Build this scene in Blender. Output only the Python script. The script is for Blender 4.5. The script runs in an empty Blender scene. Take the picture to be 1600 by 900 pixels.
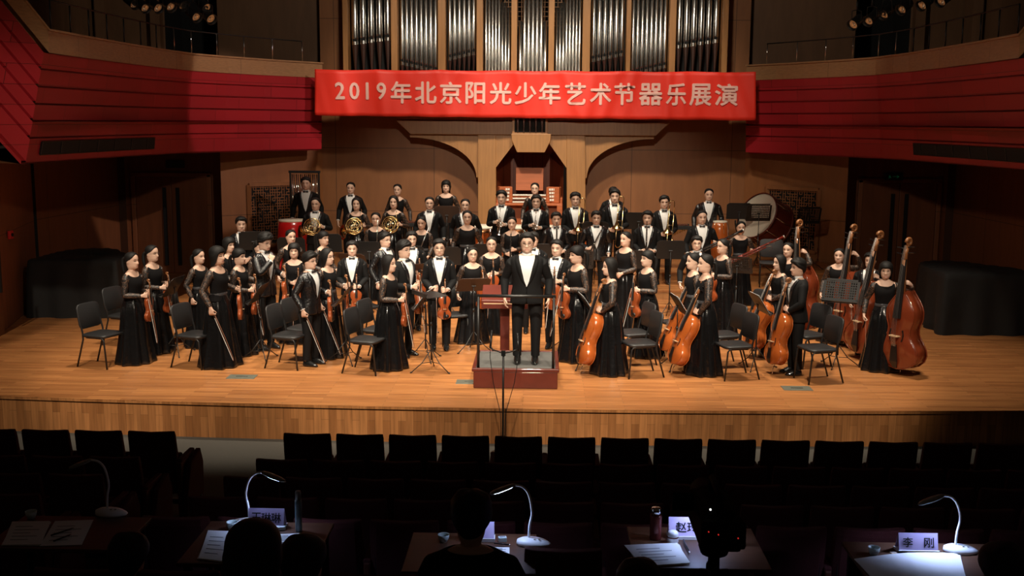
import bpy, bmesh, math, random
from mathutils import Vector, Matrix
random.seed(7)
SC = bpy.context.scene
COL = SC.collection
R = math.radians
PI = math.pi

# ------------------------------------------------------------------ camera
FPX = 1700.0
PITCH = math.atan(260/1700.0); YAW = R(1.5); ROLL = R(0.4)
CAMP = Vector((0.2, 0.0, 3.45))
_fw = Vector((-math.sin(YAW)*math.cos(PITCH), math.cos(YAW)*math.cos(PITCH), -math.sin(PITCH)))
_rt = Vector((math.cos(YAW), math.sin(YAW), 0))
_up = _rt.cross(_fw)
CR = _rt*math.cos(ROLL) + _up*math.sin(ROLL)
CU = -_rt*math.sin(ROLL) + _up*math.cos(ROLL)
cam = bpy.data.cameras.new('camera')
cam.sensor_width = 36; cam.lens = 36*FPX/1600; cam.clip_end = 200; cam.clip_start = 0.05
camo = bpy.data.objects.new('camera', cam); COL.objects.link(camo)
mw = Matrix.Identity(4)
for i in range(3):
    mw[i][0] = CR[i]; mw[i][1] = CU[i]; mw[i][2] = -_fw[i]; mw[i][3] = CAMP[i]
camo.matrix_world = mw
SC.camera = camo

def ray(px, py): return _fw + CR*((px-800)/FPX) - CU*((py-450)/FPX)
def at_z(px, py, z):
    d = ray(px, py); return CAMP + d*((z-CAMP.z)/d.z)
def at_y(px, py, y):
    d = ray(px, py); return CAMP + d*((y-CAMP.y)/d.y)

# ------------------------------------------------------------------ view and world
SC.view_settings.view_transform = 'Standard'
SC.view_settings.look = 'None'
SC.view_settings.gamma = 1.0
SC.view_settings.exposure = 0.0
SC.view_settings.use_curve_mapping = False
W = bpy.data.worlds.new('world'); SC.world = W; W.use_nodes = True
bg = W.node_tree.nodes['Background']
bg.inputs[0].default_value = (0.75, 0.5, 0.35, 1); bg.inputs[1].default_value = 0.012

# ------------------------------------------------------------------ stage lamps above the frame, plus added fill spots
def spot(loc, aim, power, angle=60, blend=0.6, color=(1, .86, .68), size=.25):
    l = bpy.data.lights.new('stage_and_fill_spot', 'SPOT'); l.energy = power; l.color = color
    l.spot_size = R(angle); l.spot_blend = blend; l.shadow_soft_size = size
    o = bpy.data.objects.new('stage_and_fill_spot', l); COL.objects.link(o)
    o.location = loc
    o.rotation_euler = (Vector(aim)-Vector(loc)).to_track_quat('-Z', 'Y').to_euler()
    return o
K = 2.75
for x, y, p in ((-4.4, 14.9, 900), (-1.5, 14.7, 900), (1.5, 14.7, 900), (4.2, 14.9, 850),
                (-2.6, 17.6, 620), (2.6, 17.6, 620), (0, 19.6, 700)):
    spot((x, y, 9.3), (x*.97, y+1.3, 0), p*K*.92, 56, .8)
for x, p in ((-6.6, 1300), (-3.6, 2100), (-.6, 2300), (2.4, 2100)):
    spot((x, 3.0, 12.0), (x*.97, 15.75, 0), p*K, 24.5, .3)
for s in (-1, 1):   # added fill spots, not known lamps, brightening side walls and faces
    spot((s*-2.5, 2.0, 7.6), (s*7.6, 21.5, 1.0), 560*K, 25, .6, (1, .80, .62))
for s in (-1, 1):   # added fill spots that faintly brighten the walls above the balconies
    spot((s*1.5, 15.5, 8.8), (s*6.4, 25.0, 6.0), 230*K, 50, .6)
spot((0.0, 1.0, 8.2), (0.0, 19.0, 1.3), 1700*K, 27, .6)  # added low frontal fill that brightens the faces
spot((-1.5, 17.0, 9.6), (-1.4, 24.4, 2.6), 800*K, 52, .8)
spot((1.5, 17.0, 9.6), (1.4, 24.4, 2.6), 800*K, 52, .8)
spot((5.5, 14.0, 9.0), (-5.55, 22.5, 3.85), 1000*K, 15.5, .12, (1, .78, .7), .1)
# ------------------------------------------------------------------ materials
def nt(name):
    m = bpy.data.materials.new(name); m.use_nodes = True
    t = m.node_tree; b = t.nodes['Principled BSDF']
    return m, t, b
def mat(name, col, rough=.5, metal=0.0, coat=0.0, spec=.5, noise=0, nscale=8, bump=0, bscale=60, sheen=0):
    m, t, b = nt(name)
    b.inputs['Base Color'].default_value = (*col, 1)
    b.inputs['Roughness'].default_value = rough
    b.inputs['Metallic'].default_value = metal
    b.inputs['Specular IOR Level'].default_value = spec
    b.inputs['Coat Weight'].default_value = coat
    if sheen: b.inputs['Sheen Weight'].default_value = sheen
    if noise or bump:
        tc = t.nodes.new('ShaderNodeTexCoord')
    if noise:
        n = t.nodes.new('ShaderNodeTexNoise'); n.inputs['Scale'].default_value = nscale; n.inputs['Detail'].default_value = 4
        t.links.new(tc.outputs['Object'], n.inputs['Vector'])
        mx = t.nodes.new('ShaderNodeMix'); mx.data_type = 'RGBA'
        mx.inputs[6].default_value = tuple(c*(1-noise) for c in col)+(1,)
        mx.inputs[7].default_value = tuple(min(1, c*(1+noise)) for c in col)+(1,)
        t.links.new(n.outputs['Fac'], mx.inputs[0]); t.links.new(mx.outputs[2], b.inputs['Base Color'])
    if bump:
        n = t.nodes.new('ShaderNodeTexNoise'); n.inputs['Scale'].default_value = bscale; n.inputs['Detail'].default_value = 3
        t.links.new(tc.outputs['Object'], n.inputs['Vector'])
        bp = t.nodes.new('ShaderNodeBump'); bp.inputs['Strength'].default_value = bump; bp.inputs['Distance'].default_value = .02
        t.links.new(n.outputs['Fac'], bp.inputs['Height']); t.links.new(bp.outputs['Normal'], b.inputs['Normal'])
    return m
def emit(name, col, s):
    m, t, b = nt(name)
    b.inputs['Base Color'].default_value = (*col, 1)
    b.inputs['Emission Color'].default_value = (*col, 1); b.inputs['Emission Strength'].default_value = s
    return m
def wood(name, c1, c2, rough=.45, axes='xy', bw=1.2, rh=.07, mortar=.003, mcol=None, grain=(2, 40, 2), gs=.35, coat=0, offset=.37):
    """planks or panels: axes picks which two object axes run along and across them"""
    m, t, b = nt(name)
    tc = t.nodes.new('ShaderNodeTexCoord'); sx = t.nodes.new('ShaderNodeSeparateXYZ'); cb = t.nodes.new('ShaderNodeCombineXYZ')
    t.links.new(tc.outputs['Object'], sx.inputs[0])
    ix = {'x': 0, 'y': 1, 'z': 2}
    t.links.new(sx.outputs[ix[axes[0]]], cb.inputs[0]); t.links.new(sx.outputs[ix[axes[1]]], cb.inputs[1])
    br = t.nodes.new('ShaderNodeTexBrick')
    br.inputs['Scale'].default_value = 1; br.inputs['Brick Width'].default_value = bw; br.inputs['Row Height'].default_value = rh
    br.inputs['Mortar Size'].default_value = mortar; br.inputs['Mortar Smooth'].default_value = .1
    br.inputs['Color1'].default_value = (*c1, 1); br.inputs['Color2'].default_value = (*c2, 1)
    br.inputs['Mortar'].default_value = (*(mcol or tuple(c*.25 for c in c1)), 1)
    br.offset = offset; br.inputs['Bias'].default_value = -.1
    t.links.new(cb.outputs[0], br.inputs['Vector'])
    mp = t.nodes.new('ShaderNodeMapping'); mp.inputs['Scale'].default_value = grain
    t.links.new(tc.outputs['Object'], mp.inputs['Vector'])
    n = t.nodes.new('ShaderNodeTexNoise'); n.inputs['Scale'].default_value = 1.5; n.inputs['Detail'].default_value = 5
    t.links.new(mp.outputs[0], n.inputs['Vector'])
    mx = t.nodes.new('ShaderNodeMix'); mx.data_type = 'RGBA'; mx.blend_type = 'MULTIPLY'; mx.inputs[0].default_value = 1
    rp = t.nodes.new('ShaderNodeValToRGB'); rp.color_ramp.elements[0].position = .3; rp.color_ramp.elements[1].position = .7
    rp.color_ramp.elements[0].color = (1-gs, 1-gs, 1-gs, 1); rp.color_ramp.elements[1].color = (1, 1, 1, 1)
    t.links.new(n.outputs['Fac'], rp.inputs[0])
    t.links.new(br.outputs['Color'], mx.inputs[6]); t.links.new(rp.outputs[0], mx.inputs[7])
    t.links.new(mx.outputs[2], b.inputs['Base Color'])
    b.inputs['Roughness'].default_value = rough; b.inputs['Coat Weight'].default_value = coat
    return m
def lace_mat():
    m, t, b = nt('black_lace')
    tc = t.nodes.new('ShaderNodeTexCoord')
    v = t.nodes.new('ShaderNodeTexVoronoi'); v.feature = 'DISTANCE_TO_EDGE'; v.inputs['Scale'].default_value = 60
    n = t.nodes.new('ShaderNodeTexNoise'); n.inputs['Scale'].default_value = 34; n.inputs['Detail'].default_value = 3
    t.links.new(tc.outputs['Object'], v.inputs['Vector']); t.links.new(tc.outputs['Object'], n.inputs['Vector'])
    a = t.nodes.new('ShaderNodeMath'); a.operation = 'SUBTRACT'; a.inputs[1].default_value = .16
    t.links.new(v.outputs['Distance'], a.inputs[0])
    p = t.nodes.new('ShaderNodeMath'); p.operation = 'MULTIPLY'; t.links.new(a.outputs[0], p.inputs[0]); p.inputs[1].default_value = 5
    q = t.nodes.new('ShaderNodeMath'); q.operation = 'ADD'; q.use_clamp = True
    q2 = t.nodes.new('ShaderNodeMath'); q2.operation = 'SUBTRACT'; q2.inputs[1].default_value = .5
    t.links.new(n.outputs['Fac'], q2.inputs[0])
    q3 = t.nodes.new('ShaderNodeMath'); q3.operation = 'MULTIPLY'; q3.inputs[1].default_value = 4
    t.links.new(q2.outputs[0], q3.inputs[0])
    t.links.new(p.outputs[0], q.inputs[0]); t.links.new(q3.outputs[0], q.inputs[1])
    mx = t.nodes.new('ShaderNodeMix'); mx.data_type = 'RGBA'
    mx.inputs[6].default_value = (.012, .011, .011, 1); mx.inputs[7].default_value = (.24, .13, .08, 1)
    t.links.new(q.outputs[0], mx.inputs[0]); t.links.new(mx.outputs[2], b.inputs['Base Color'])
    b.inputs['Roughness'].default_value = .5
    return m
M = dict(
    skin=mat('skin', (.66, .43, .32), .55, noise=.06, nscale=14), eye=mat('eye_line', (.022, .014, .012), .35), brow=mat('brow_hair', (.17, .10, .072), .7), lip=mat('lip', (.42, .16, .13), .45),
    hair=mat('black_hair', (.006, .005, .0045), .62, spec=.3, bump=.1, bscale=160), 
    suit=mat('black_wool', (.005, .005, .0055), .8, spec=.25), satin=mat('black_satin', (.012, .012, .014), .24, coat=.2, bump=.5, bscale=22),
    sequin=mat('sequined_black', (.007, .007, .008), .25, coat=.35, bump=.7, bscale=38),
    velvet=mat('black_velvet', (.0045, .004, .0045), .9, spec=.2), skirt=mat('black_taffeta', (.006, .006, .0065), .2, coat=.35, bump=.3, bscale=12),
    lace=lace_mat(), shirt=mat('white_shirt', (.80, .80, .79), .8), bow=mat('black_bow_tie', (.03, .03, .034), .3),
    shoe=mat('black_leather', (.01, .01, .01), .18, coat=.4), belt=mat('grey_satin_belt', (.06, .06, .065), .22, coat=.4),
    glasses=mat('dark_frames', (.05, .035, .03), .3),
    violin=mat('varnished_violin', (.30, .065, .018), .22, coat=.6, noise=.25, nscale=9),
    cello=mat('varnished_cello', (.40, .095, .018), .2, coat=.7, noise=.22, nscale=5),
    bass=mat('varnished_bass', (.19, .036, .013), .2, coat=.7, noise=.3, nscale=4),
    neckwood=mat('maple_neck', (.30, .12, .045), .3, coat=.4), ebony=mat('ebony', (.012, .010, .010), .3), bridge=mat('pale_maple', (.62, .42, .24), .5),
    string=mat('steel_string', (.6, .58, .55), .3, 1), stick=mat('bow_stick', (.22, .09, .05), .3), bowhair=mat('white_bow_hair', (.75, .72, .66), .6),
    brass=mat('lacquered_brass', (.74, .53, .24), .2, 1), silver=mat('silver_plate', (.78, .76, .72), .2, 1), blackwood=mat('grenadilla', (.014, .013, .013), .28, coat=.3),
    bassoon=mat('red_maple', (.22, .028, .018), .22, coat=.7), ivory=mat('white_ring', (.8, .77, .7), .4),
    copper=mat('copper_kettle', (.75, .30, .13), .25, 1), drumhead=mat('drum_skin', (.72, .66, .54), .6, noise=.05, nscale=6), reddrum=mat('red_lacquer', (.55, .012, .012), .25, coat=.6),
    standbrown=mat('brown_desk_board', (.06, .03, .018), .5), mahog=mat('mahogany', (.11, .018, .010), .4, coat=.15, noise=.3, nscale=6), carpet=mat('grey_carpet', (.10, .10, .095), .9, bump=.4, bscale=200),
    blackmetal=mat('black_steel', (.012, .012, .012), .4), blackplastic=mat('black_vinyl', (.018, .018, .019), .45, bump=.15, bscale=150), chrome=mat('chrome', (.75, .75, .75), .12, 1),
    litvinyl=mat('lit_black_vinyl', (.07, .07, .075), .5),  # black chair vinyl greyed, the light on it put into the colour
    cover=mat('black_cloth_cover', (.008, .008, .008), .85, bump=.3, bscale=6), paper=mat('white_paper', (.82, .82, .80), .7), paperlines=mat('printed_ink', (.18, .18, .2), .7),
    pipe=mat('organ_metal', (.72, .71, .68), .23, 1), pipefoot=mat('organ_foot_metal', (.22, .14, .12), .35, .9), fret=mat('dark_fretwork', (.05, .025, .012), .6),
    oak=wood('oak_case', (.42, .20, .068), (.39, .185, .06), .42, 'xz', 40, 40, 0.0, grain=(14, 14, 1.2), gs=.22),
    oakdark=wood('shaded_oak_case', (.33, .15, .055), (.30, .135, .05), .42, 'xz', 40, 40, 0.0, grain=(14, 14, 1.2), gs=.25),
    niche=wood('red_mahogany_boards', (.30, .062, .022), (.26, .052, .018), .4, 'zx', 6, .22, .006, grain=(14, 14, 1), gs=.3),
    console=wood('console_mahogany', (.50, .13, .040), (.46, .12, .036), .55, 'xz', 40, 40, 0, grain=(1.5, 10, 12), gs=.25, coat=0),
    key=mat('ivory_keys', (.80, .76, .66), .4),
    wallb=wood('wall_panels_back', (.30, .120, .042), (.28, .11, .038), .5, 'xz', 2.22, 1.42, .006, grain=(5, 5, 1), gs=.18, offset=0),
    walls=wood('wall_panels_side', (.25, .088, .034), (.23, .080, .030), .5, 'yz', 1.6, 1.55, .006, grain=(5, 5, 1), gs=.2, offset=0),
    wallup=wood('wall_panels_upper', (.17, .085, .042), (.155, .078, .038), .55, 'xz', 2.4, 3.2, .006, grain=(5, 5, 1), gs=.2, offset=0),
    darkvoid=mat('black_paint_and_shade', (.004, .004, .004), .9), door=wood('door_wood', (.19, .066, .026), (.175, .06, .024), .4, 'xz', 30, 30, 0, grain=(6, 6, .8), gs=.25),  # near-black for black parts, and for shade painted into voids and recesses
    floor=wood('maple_stage_planks', (.60, .250, .082), (.41, .155, .049), .36, 'xy', 1.25, .085, .0018, grain=(1.2, 22, 1), gs=.42, mcol=(.16, .07, .025)),
    riser=wood('riser_front_planks', (.42, .19, .065), (.35, .155, .052), .4, 'xz', 1.6, .3, .002, grain=(2, 2, 20), gs=.3),
    face=wood('stage_front_planks', (.54, .225, .075), (.33, .125, .038), .42, 'zx', .5, .095, .0012, grain=(22, 22, 1.2), gs=.35, mcol=(.1, .045, .016)),
    balred=None, balwood=wood('parapet_oak', (.34, .185, .085), (.31, .165, .075), .5, 'yz', 1.9, 40, .004, grain=(6, 6, 30), gs=.25),
    seatred=mat('dark_red_plush', (.075, .010, .008), .9, bump=.2, bscale=160), seatback=mat('dark_brown_plush', (.022, .009, .007), .9, bump=.2, bscale=160), seatwood=mat('seat_panel_wood', (.11, .030, .014), .5),
    deskwood=wood('brown_table_board', (.095, .042, .022), (.09, .04, .02), .42, 'xy', 40, 40, 0, grain=(2, 24, 2), gs=.25),
    lampwhite=mat('white_lamp_plastic', (.82, .82, .82), .3), lampdark=mat('lamp_back_plastic', (.30, .29, .24), .4), led=emit('led_strip', (.62, .72, 1.0), 22),
    card=mat('lilac_card', (.62, .50, .74), .7), ink=mat('black_ink', (.01, .01, .012), .6), floorplate=mat('grey_floor_plate', (.20, .21, .17), .4, .4),
    aud=mat('grey_hall_carpet', (.07, .065, .055), .9, bump=.3, bscale=120), thermos=mat('brown_thermos', (.16, .03, .022), .25, .3), greybottle=mat('grey_green_bottle', (.22, .30, .30), .3),
    greencup=mat('pale_cup', (.62, .72, .68), .35), alarm=mat('red_alarm', (.5, .02, .02), .4), banner=mat('red_banner_cloth', (.78, .030, .014), .55, bump=.3, bscale=3), bannertext=mat('pale_pink_letters', (.82, .50, .44), .6),
    exitgreen=emit('exit_green', (.03, .5, .2), .05), exitdim=mat('exit_unlit', (.03, .07, .045), .5), tag=mat('green_led', (.1, .9, .5), .4), truss=mat('rig_black', (.02, .02, .02), .5), lens=mat('rig_lens', (.5, .5, .48), .12, .9),
    darkcloth=mat('dark_coat', (.006, .006, .007), .9, spec=.1), camgrey=mat('camera_body', (.008, .008, .009), .85, spec=.1), greenled=emit('green_indicator', (.05, .9, .45), .6), redled=emit('red_led', (1, .04, .03), .5), whiteled=emit('white_led', (1, 1, .95), 1.2), xbars=mat('rosewood_bars', (.10, .03, .018), .35), gold=mat('gold_tubes', (.60, .42, .18), .35, .8),
)
def balcony_mat():
    m, t, b = nt('balcony_red_panels')
    tc = t.nodes.new('ShaderNodeTexCoord'); sx = t.nodes.new('ShaderNodeSeparateXYZ'); cb = t.nodes.new('ShaderNodeCombineXYZ')
    t.links.new(tc.outputs['Object'], sx.inputs[0]); t.links.new(sx.outputs[1], cb.inputs[0]); t.links.new(sx.outputs[2], cb.inputs[1])
    br = t.nodes.new('ShaderNodeTexBrick'); br.inputs['Scale'].default_value = 1; br.inputs['Brick Width'].default_value = 1.3; br.inputs['Row Height'].default_value = .28
    br.inputs['Mortar Size'].default_value = .004; br.offset = .43; br.inputs['Bias'].default_value = -.2
    br.inputs['Color1'].default_value = (.34, .012, .020, 1); br.inputs['Color2'].default_value = (.25, .009, .015, 1); br.inputs['Mortar'].default_value = (.08, .003, .004, 1)
    t.links.new(cb.outputs[0], br.inputs['Vector']); t.links.new(br.outputs['Color'], b.inputs['Base Color'])
    b.inputs['Roughness'].default_value = .42
    return m
M['balred'] = balcony_mat()

# ------------------------------------------------------------------ mesh helpers
class MB:
    """collects polygons; build() links them as ONE mesh object"""
    def __init__(self): self.v = []; self.f = []; self.m = []
    def add(self, vs, fs, mi=0):
        o = len(self.v); self.v += [tuple(v) for v in vs]; self.f += [tuple(i+o for i in f) for f in fs]; self.m += [mi]*len(fs); return o
    def box(self, c, s, mi=0, rot=None, taper=1.0):
        x, y, z = s[0]/2, s[1]/2, s[2]/2
        vs = [Vector((sx*x*(taper if sz > 0 else 1), sy*y*(taper if sz > 0 else 1), sz*z)) for sz in (-1, 1) for sy in (-1, 1) for sx in (-1, 1)]
        if rot is not None: vs = [rot @ v for v in vs]
        c = Vector(c)
        self.add([v+c for v in vs], [(0, 2, 3, 1), (4, 5, 7, 6), (0, 1, 5, 4), (2, 6, 7, 3), (0, 4, 6, 2), (1, 3, 7, 5)], mi)
        return self
    def bar(self, a, b, w, h, mi=0):
        a = Vector(a); b = Vector(b); d = b-a
        q = d.to_track_quat('Y', 'Z').to_matrix()
        return self.box((a+b)/2, (w, d.length, h), mi, q)
    def tube(self, pts, r, n=8, mi=0, cap=True, closed=False, flat=1.0):
        pts = [Vector(p) for p in pts]; k = len(pts)
        rs = r if isinstance(r, (list, tuple)) else [r]*k
        vs = []; ref = None
        for i, p in enumerate(pts):
            if closed: d = pts[(i+1) % k]-pts[i-1]
            else: d = pts[min(i+1, k-1)]-pts[max(i-1, 0)]
            d = d.normalized() if d.length > 1e-9 else Vector((0, 0, 1))
            if ref is None:
                ref = Vector((0, 0, 1)) if abs(d.z) < .9 else Vector((0, 1, 0))
            ref = (ref - d*ref.dot(d))
            ref = ref.normalized() if ref.length > 1e-6 else d.orthogonal().normalized()
            s = d.cross(ref)
            for j in range(n):
                a = 2*PI*j/n
                vs.append(p + ref*(rs[i]*math.cos(a)*flat) + s*(rs[i]*math.sin(a)))
        fs = []
        for i in range(k if closed else k-1):
            for j in range(n):
                a, b = i*n+j, i*n+(j+1) % n; c, d = ((i+1) % k)*n+(j+1) % n, ((i+1) % k)*n+j
                fs.append((a, b, c, d))
        if cap and not closed:
            fs.append(tuple(range(n-1, -1, -1))); fs.append(tuple((k-1)*n+j for j in range(n)))
        self.add(vs, fs, mi); return self
    def lathe(self, prof, n=24, mi=0, mtx=None, cap=True):
        vs = []; fs = []
        for r, z in prof:
            for j in range(n):
                a = 2*PI*j/n; v = Vector((r*math.cos(a), r*math.sin(a), z))
                vs.append(mtx @ v if mtx else v)
        for i in range(len(prof)-1):
            for j in range(n):
                fs.append((i*n+j, i*n+(j+1) % n, (i+1)*n+(j+1) % n, (i+1)*n+j))
        if cap:
            fs.append(tuple(range(n-1, -1, -1))); fs.append(tuple((len(prof)-1)*n+j for j in range(n)))
        self.add(vs, fs, mi); return self
    def loft(self, rings, mi=0, closed=True, cap0=False, cap1=False):
        n = len(rings[0]); vs = [p for r in rings for p in r]; fs = []
        for i in range(len(rings)-1):
            for j in range(n if closed else n-1):
                fs.append((i*n+j, i*n+(j+1) % n, (i+1)*n+(j+1) % n, (i+1)*n+j))
        if cap0: fs.append(tuple(range(n-1, -1, -1)))
        if cap1: fs.append(tuple((len(rings)-1)*n+j for j in range(n)))
        self.add(vs, fs, mi); return self
    def prism(self, poly, z0, z1, mi=0):
        n = len(poly)
        vs = [(x, y, z0) for x, y in poly]+[(x, y, z1) for x, y in poly]
        fs = [tuple(range(n-1, -1, -1)), tuple(range(n, 2*n))]+[(i, (i+1) % n, n+(i+1) % n, n+i) for i in range(n)]
        self.add(vs, fs, mi); return self
    def xform(self, mtx):
        self.v = [tuple(mtx @ Vector(v)) for v in self.v]; return self
    def build(self, name, mats, parent=None, smooth=False, sub=0, bevel=0, solid=0, recalc=True):
        me = bpy.data.meshes.new(name); me.from_pydata(self.v, [], self.f)
        if not isinstance(mats, (list, tuple)): mats = [mats]
        for m in mats: me.materials.append(m)
        if len(mats) > 1: me.polygons.foreach_set('material_index', self.m)
        if recalc:
            bm = bmesh.new(); bm.from_mesh(me); bmesh.ops.recalc_face_normals(bm, faces=bm.faces); bm.to_mesh(me); bm.free()
        if smooth: me.polygons.foreach_set('use_smooth', [True]*len(me.polygons))
        me.update()
        o = bpy.data.objects.new(name, me); COL.objects.link(o)
        if parent: o.parent = parent
        if solid:
            s = o.modifiers.new('solid', 'SOLIDIFY'); s.thickness = solid; s.offset = 0
        if bevel:
            b = o.modifiers.new('bevel', 'BEVEL'); b.width = bevel; b.segments = 2; b.limit_method = 'ANGLE'
        if sub:
            s = o.modifiers.new('sub', 'SUBSURF'); s.levels = sub; s.render_levels = sub
        return o
def tag(o, label=None, cat=None, group=None, kind=None):
    if label: o['label'] = label
    if cat: o['category'] = cat
    if group: o['group'] = group
    if kind: o['kind'] = kind
    return o
def empty(name, loc=(0, 0, 0), rz=0):
    o = bpy.data.objects.new(name, None); o.empty_display_size = .1; COL.objects.link(o)
    o.location = loc; o.rotation_euler = (0, 0, rz); return o
KIDS = {}
def copy_tree(o, parent=None):
    c = o.copy(); COL.objects.link(c)
    if parent is not None: c.parent = parent
    for ch in list(o.children): copy_tree(ch, c)
    return c
def struct(mb, name, mats, **k):
    return tag(mb.build(name, mats, **k), kind='structure')
def quad_wall(mb, pts, z0, z1, mi=0, thick=.0):
    for (x0, y0), (x1, y1) in zip(pts, pts[1:]):
        mb.add([(x0, y0, z0), (x1, y1, z0), (x1, y1, z1), (x0, y0, z1)], [(0, 1, 2, 3)], mi)
def text_mb(s, size, mats, name, parent=None, loc=(0, 0, 0), rot=(PI/2, 0, 0), offset=0.0, extrude=.002, width=None, align='CENTER', height=None, bold=0):
    cu = bpy.data.curves.new(name, 'FONT'); cu.body = s; cu.size = size; cu.align_x = align; cu.align_y = 'CENTER'
    cu.extrude = extrude; cu.offset = offset; cu.resolution_u = 3
    o = bpy.data.objects.new(name, cu); COL.objects.link(o)
    dg = bpy.context.evaluated_depsgraph_get()
    me = bpy.data.meshes.new_from_object(o.evaluated_get(dg))
    bpy.data.objects.remove(o); bpy.data.curves.remove(cu)
    me.name = name
    if bold:   # thicken the strokes with slightly shifted copies of the same letter
        m0 = MB()
        for dx, dy in ((0, 0), (bold, 0), (-bold, 0), (0, bold), (0, -bold)):
            m0.add([v.co+Vector((dx*size, dy*size, .0002*(dx+dy))) for v in me.vertices], [tuple(p.vertices) for p in me.polygons])
        bpy.data.meshes.remove(me); me = bpy.data.meshes.new(name); me.from_pydata(m0.v, [], m0.f)
    o = bpy.data.objects.new(name, me); COL.objects.link(o)
    me.materials.clear(); me.materials.append(mats)
    xs = [v.co.x for v in me.vertices]; ys = [v.co.y for v in me.vertices]
    cx, cy = (min(xs)+max(xs))/2, (min(ys)+max(ys))/2
    sy = (height/(max(ys)-min(ys))) if height else None; sx = (width/(max(xs)-min(xs))) if width else (sy*.9 if sy else 1); sy = sy or sx
    for v in me.vertices: v.co.x = (v.co.x-cx)*sx; v.co.y = (v.co.y-cy)*sy
    o.location = loc; o.rotation_euler = rot
    if parent: o.parent = parent
    return o
# ------------------------------------------------------------------ the hall: floor, risers, walls
def arc_y(x): return 12.86 + .0062*x*x
b = MB()
xs = [-10+i*.5 for i in range(41)]
fr = [(x, arc_y(x)) for x in xs]
b.prism(fr+[(10, 26), (-10, 26)], -.03, 0, 0)
struct(b, 'floor', M['floor'])
b = MB()
b.loft([[(x, y+.008, -.45) for x, y in fr], [(x, y+.008, -.035) for x, y in fr]], closed=False)
b.loft([[(x, y-.010, -.035) for x, y in fr], [(x, y-.010, -.003) for x, y in fr]], closed=False)
b.loft([[(x, y-.010, -.035) for x, y in fr], [(x, y+.008, -.035) for x, y in fr]], closed=False)
struct(b, 'wall_stage_front', M['face'])
for nm, y0, z0, z1 in (('floor_riser_low', 19.45, 0, .18), ('floor_riser_mid', 20.14, 0, .36), ('floor_riser_high', 21.4, 0, .54)):
    b = MB()
    if nm.endswith('high'): poly = [(-6.35, y0), (6.05, y0), (6.5, 22.9), (4.7, 24.55), (-4.7, 24.55), (-6.5, 22.95)]
    else: poly = [(-6.55 if nm.endswith('low') else -6.45, y0), (5.75 if nm.endswith('low') else 5.9, y0), (6.0, 22.9), (-6.4, 22.9)]
    b.prism(poly, z0, z1-.03, 0); struct(b, 'wall_'+nm[6:]+'_front', M['riser'])
    b = MB(); b.prism([(x, y-(.015 if i < 2 else 0)) for i, (x, y) in enumerate(poly)], z1-.03, z1, 0); struct(b, nm, M['floor'])
# hall floor with raked rows
ROW_Y = [10.1, 9.3, 8.5, 7.7, 6.9, 6.1, 5.3, 4.5, 3.7]
ROW_PY = [682, 711, 745, 776, 807, 845, 888]
ROW_Z = [at_y(890, py, y).z for py, y in zip(ROW_PY, ROW_Y)]
ROW_Z += [ROW_Z[-1]+.2, ROW_Z[-1]+.4]
ROW_F = [z-.95 for z in ROW_Z]
ROW_F[0] = ROW_F[1] = -.45
b = MB()
edge = [13.3, ROW_Y[1]+.5]+[y+.45 for y in ROW_Y[2:]]+[2.2]
lv = [-.45]+ROW_F[1:]
b.add([(-10, edge[0], -.45), (10, edge[0], -.45), (10, edge[1], -.45), (-10, edge[1], -.45)], [(0, 1, 2, 3)])
for i in range(1, len(ROW_Y)):
    z = ROW_F[i]; y0, y1 = edge[i], edge[i+1]
    b.add([(-10, y0, z), (10, y0, z), (10, y1, z), (-10, y1, z)], [(0, 1, 2, 3)])
    zp = ROW_F[i-1]
    b.add([(-10, y0, zp), (10, y0, zp), (10, y0, z), (-10, y0, z)], [(0, 1, 2, 3)])
struct(b, 'floor_hall', M['aud'])
# lower walls, both sides (mx mirrors)
def lower_walls(s, side):
    b = MB()
    quad_wall(b, [(s*8.1, 13.0), (s*8.5, 17.0), (s*9.3, 20.1)], 0, 2.95)
    quad_wall(b, [(s*9.36, 20.35), (s*9.2, 24.1)], 0, 2.95)
    b.box((s*9.15, 24.15, 1.47), (.22, .3, 2.94))
    struct(b, 'wall_'+side, M['walls'])
    b = MB(); quad_wall(b, [(s*9.3, 20.1), (s*9.55, 20.2), (s*9.36, 20.35)], 0, 2.95); struct(b, 'trim_'+side+'_slot', M['darkvoid'])  # shade of the recess put into its near-black colour
    b = MB(); quad_wall(b, [(s*9.2, 24.3), (s*6.75, 24.3), (s*6.6, 23.0)], 0, 2.95); struct(b, 'wall_'+side+'_recess', M['door'])
    b = MB(); quad_wall(b, [(s*6.6, 23.0), (s*4.75, 24.6)], 0, 2.95); struct(b, 'wall_'+side+'_flank', M['wallb'])
lower_walls(-1, 'left'); lower_walls(1, 'right')
# stage-side dark door on the left wall
b = MB(); b.box((-8.42, 16.5, 1.1), (.06, 1.1, 2.2), rot=Matrix.Rotation(R(5.7), 3, 'Z')); d = struct(b, 'door_1', M['door'])
b = MB(); b.box((-8.385, 16.9, 1.05), (.03, .05, .7)); b.build('handle', M['blackmetal'], d)
def double_door(s, n):
    xc = s*8.1
    b = MB()
    for x in (xc-.86, xc+.86): b.box((x, 24.27, 1.12), (.1, .1, 2.24))
    b.box((xc, 24.27, 2.22), (1.82, .1, .1)); d = struct(b, 'door_%d' % n, M['walls'], bevel=.01)
    for k in (-1, 1):
        b = MB(); b.box((xc+k*.405, 24.275, 1.085), (.80, .05, 2.16)); lf = b.build('door_leaf', M['door'], d, bevel=.006)
        b = MB(); b.box((xc+k*.15, 24.225, 1.06), (.075, .035, 1.75)); b.box((xc+k*.15, 24.25, 1.7), (.04, .05, .04)); b.box((xc+k*.15, 24.25, .4), (.04, .05, .04)); b.build('door_handle', M['darkvoid'], lf)
double_door(-1, 2); double_door(1, 3)
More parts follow.
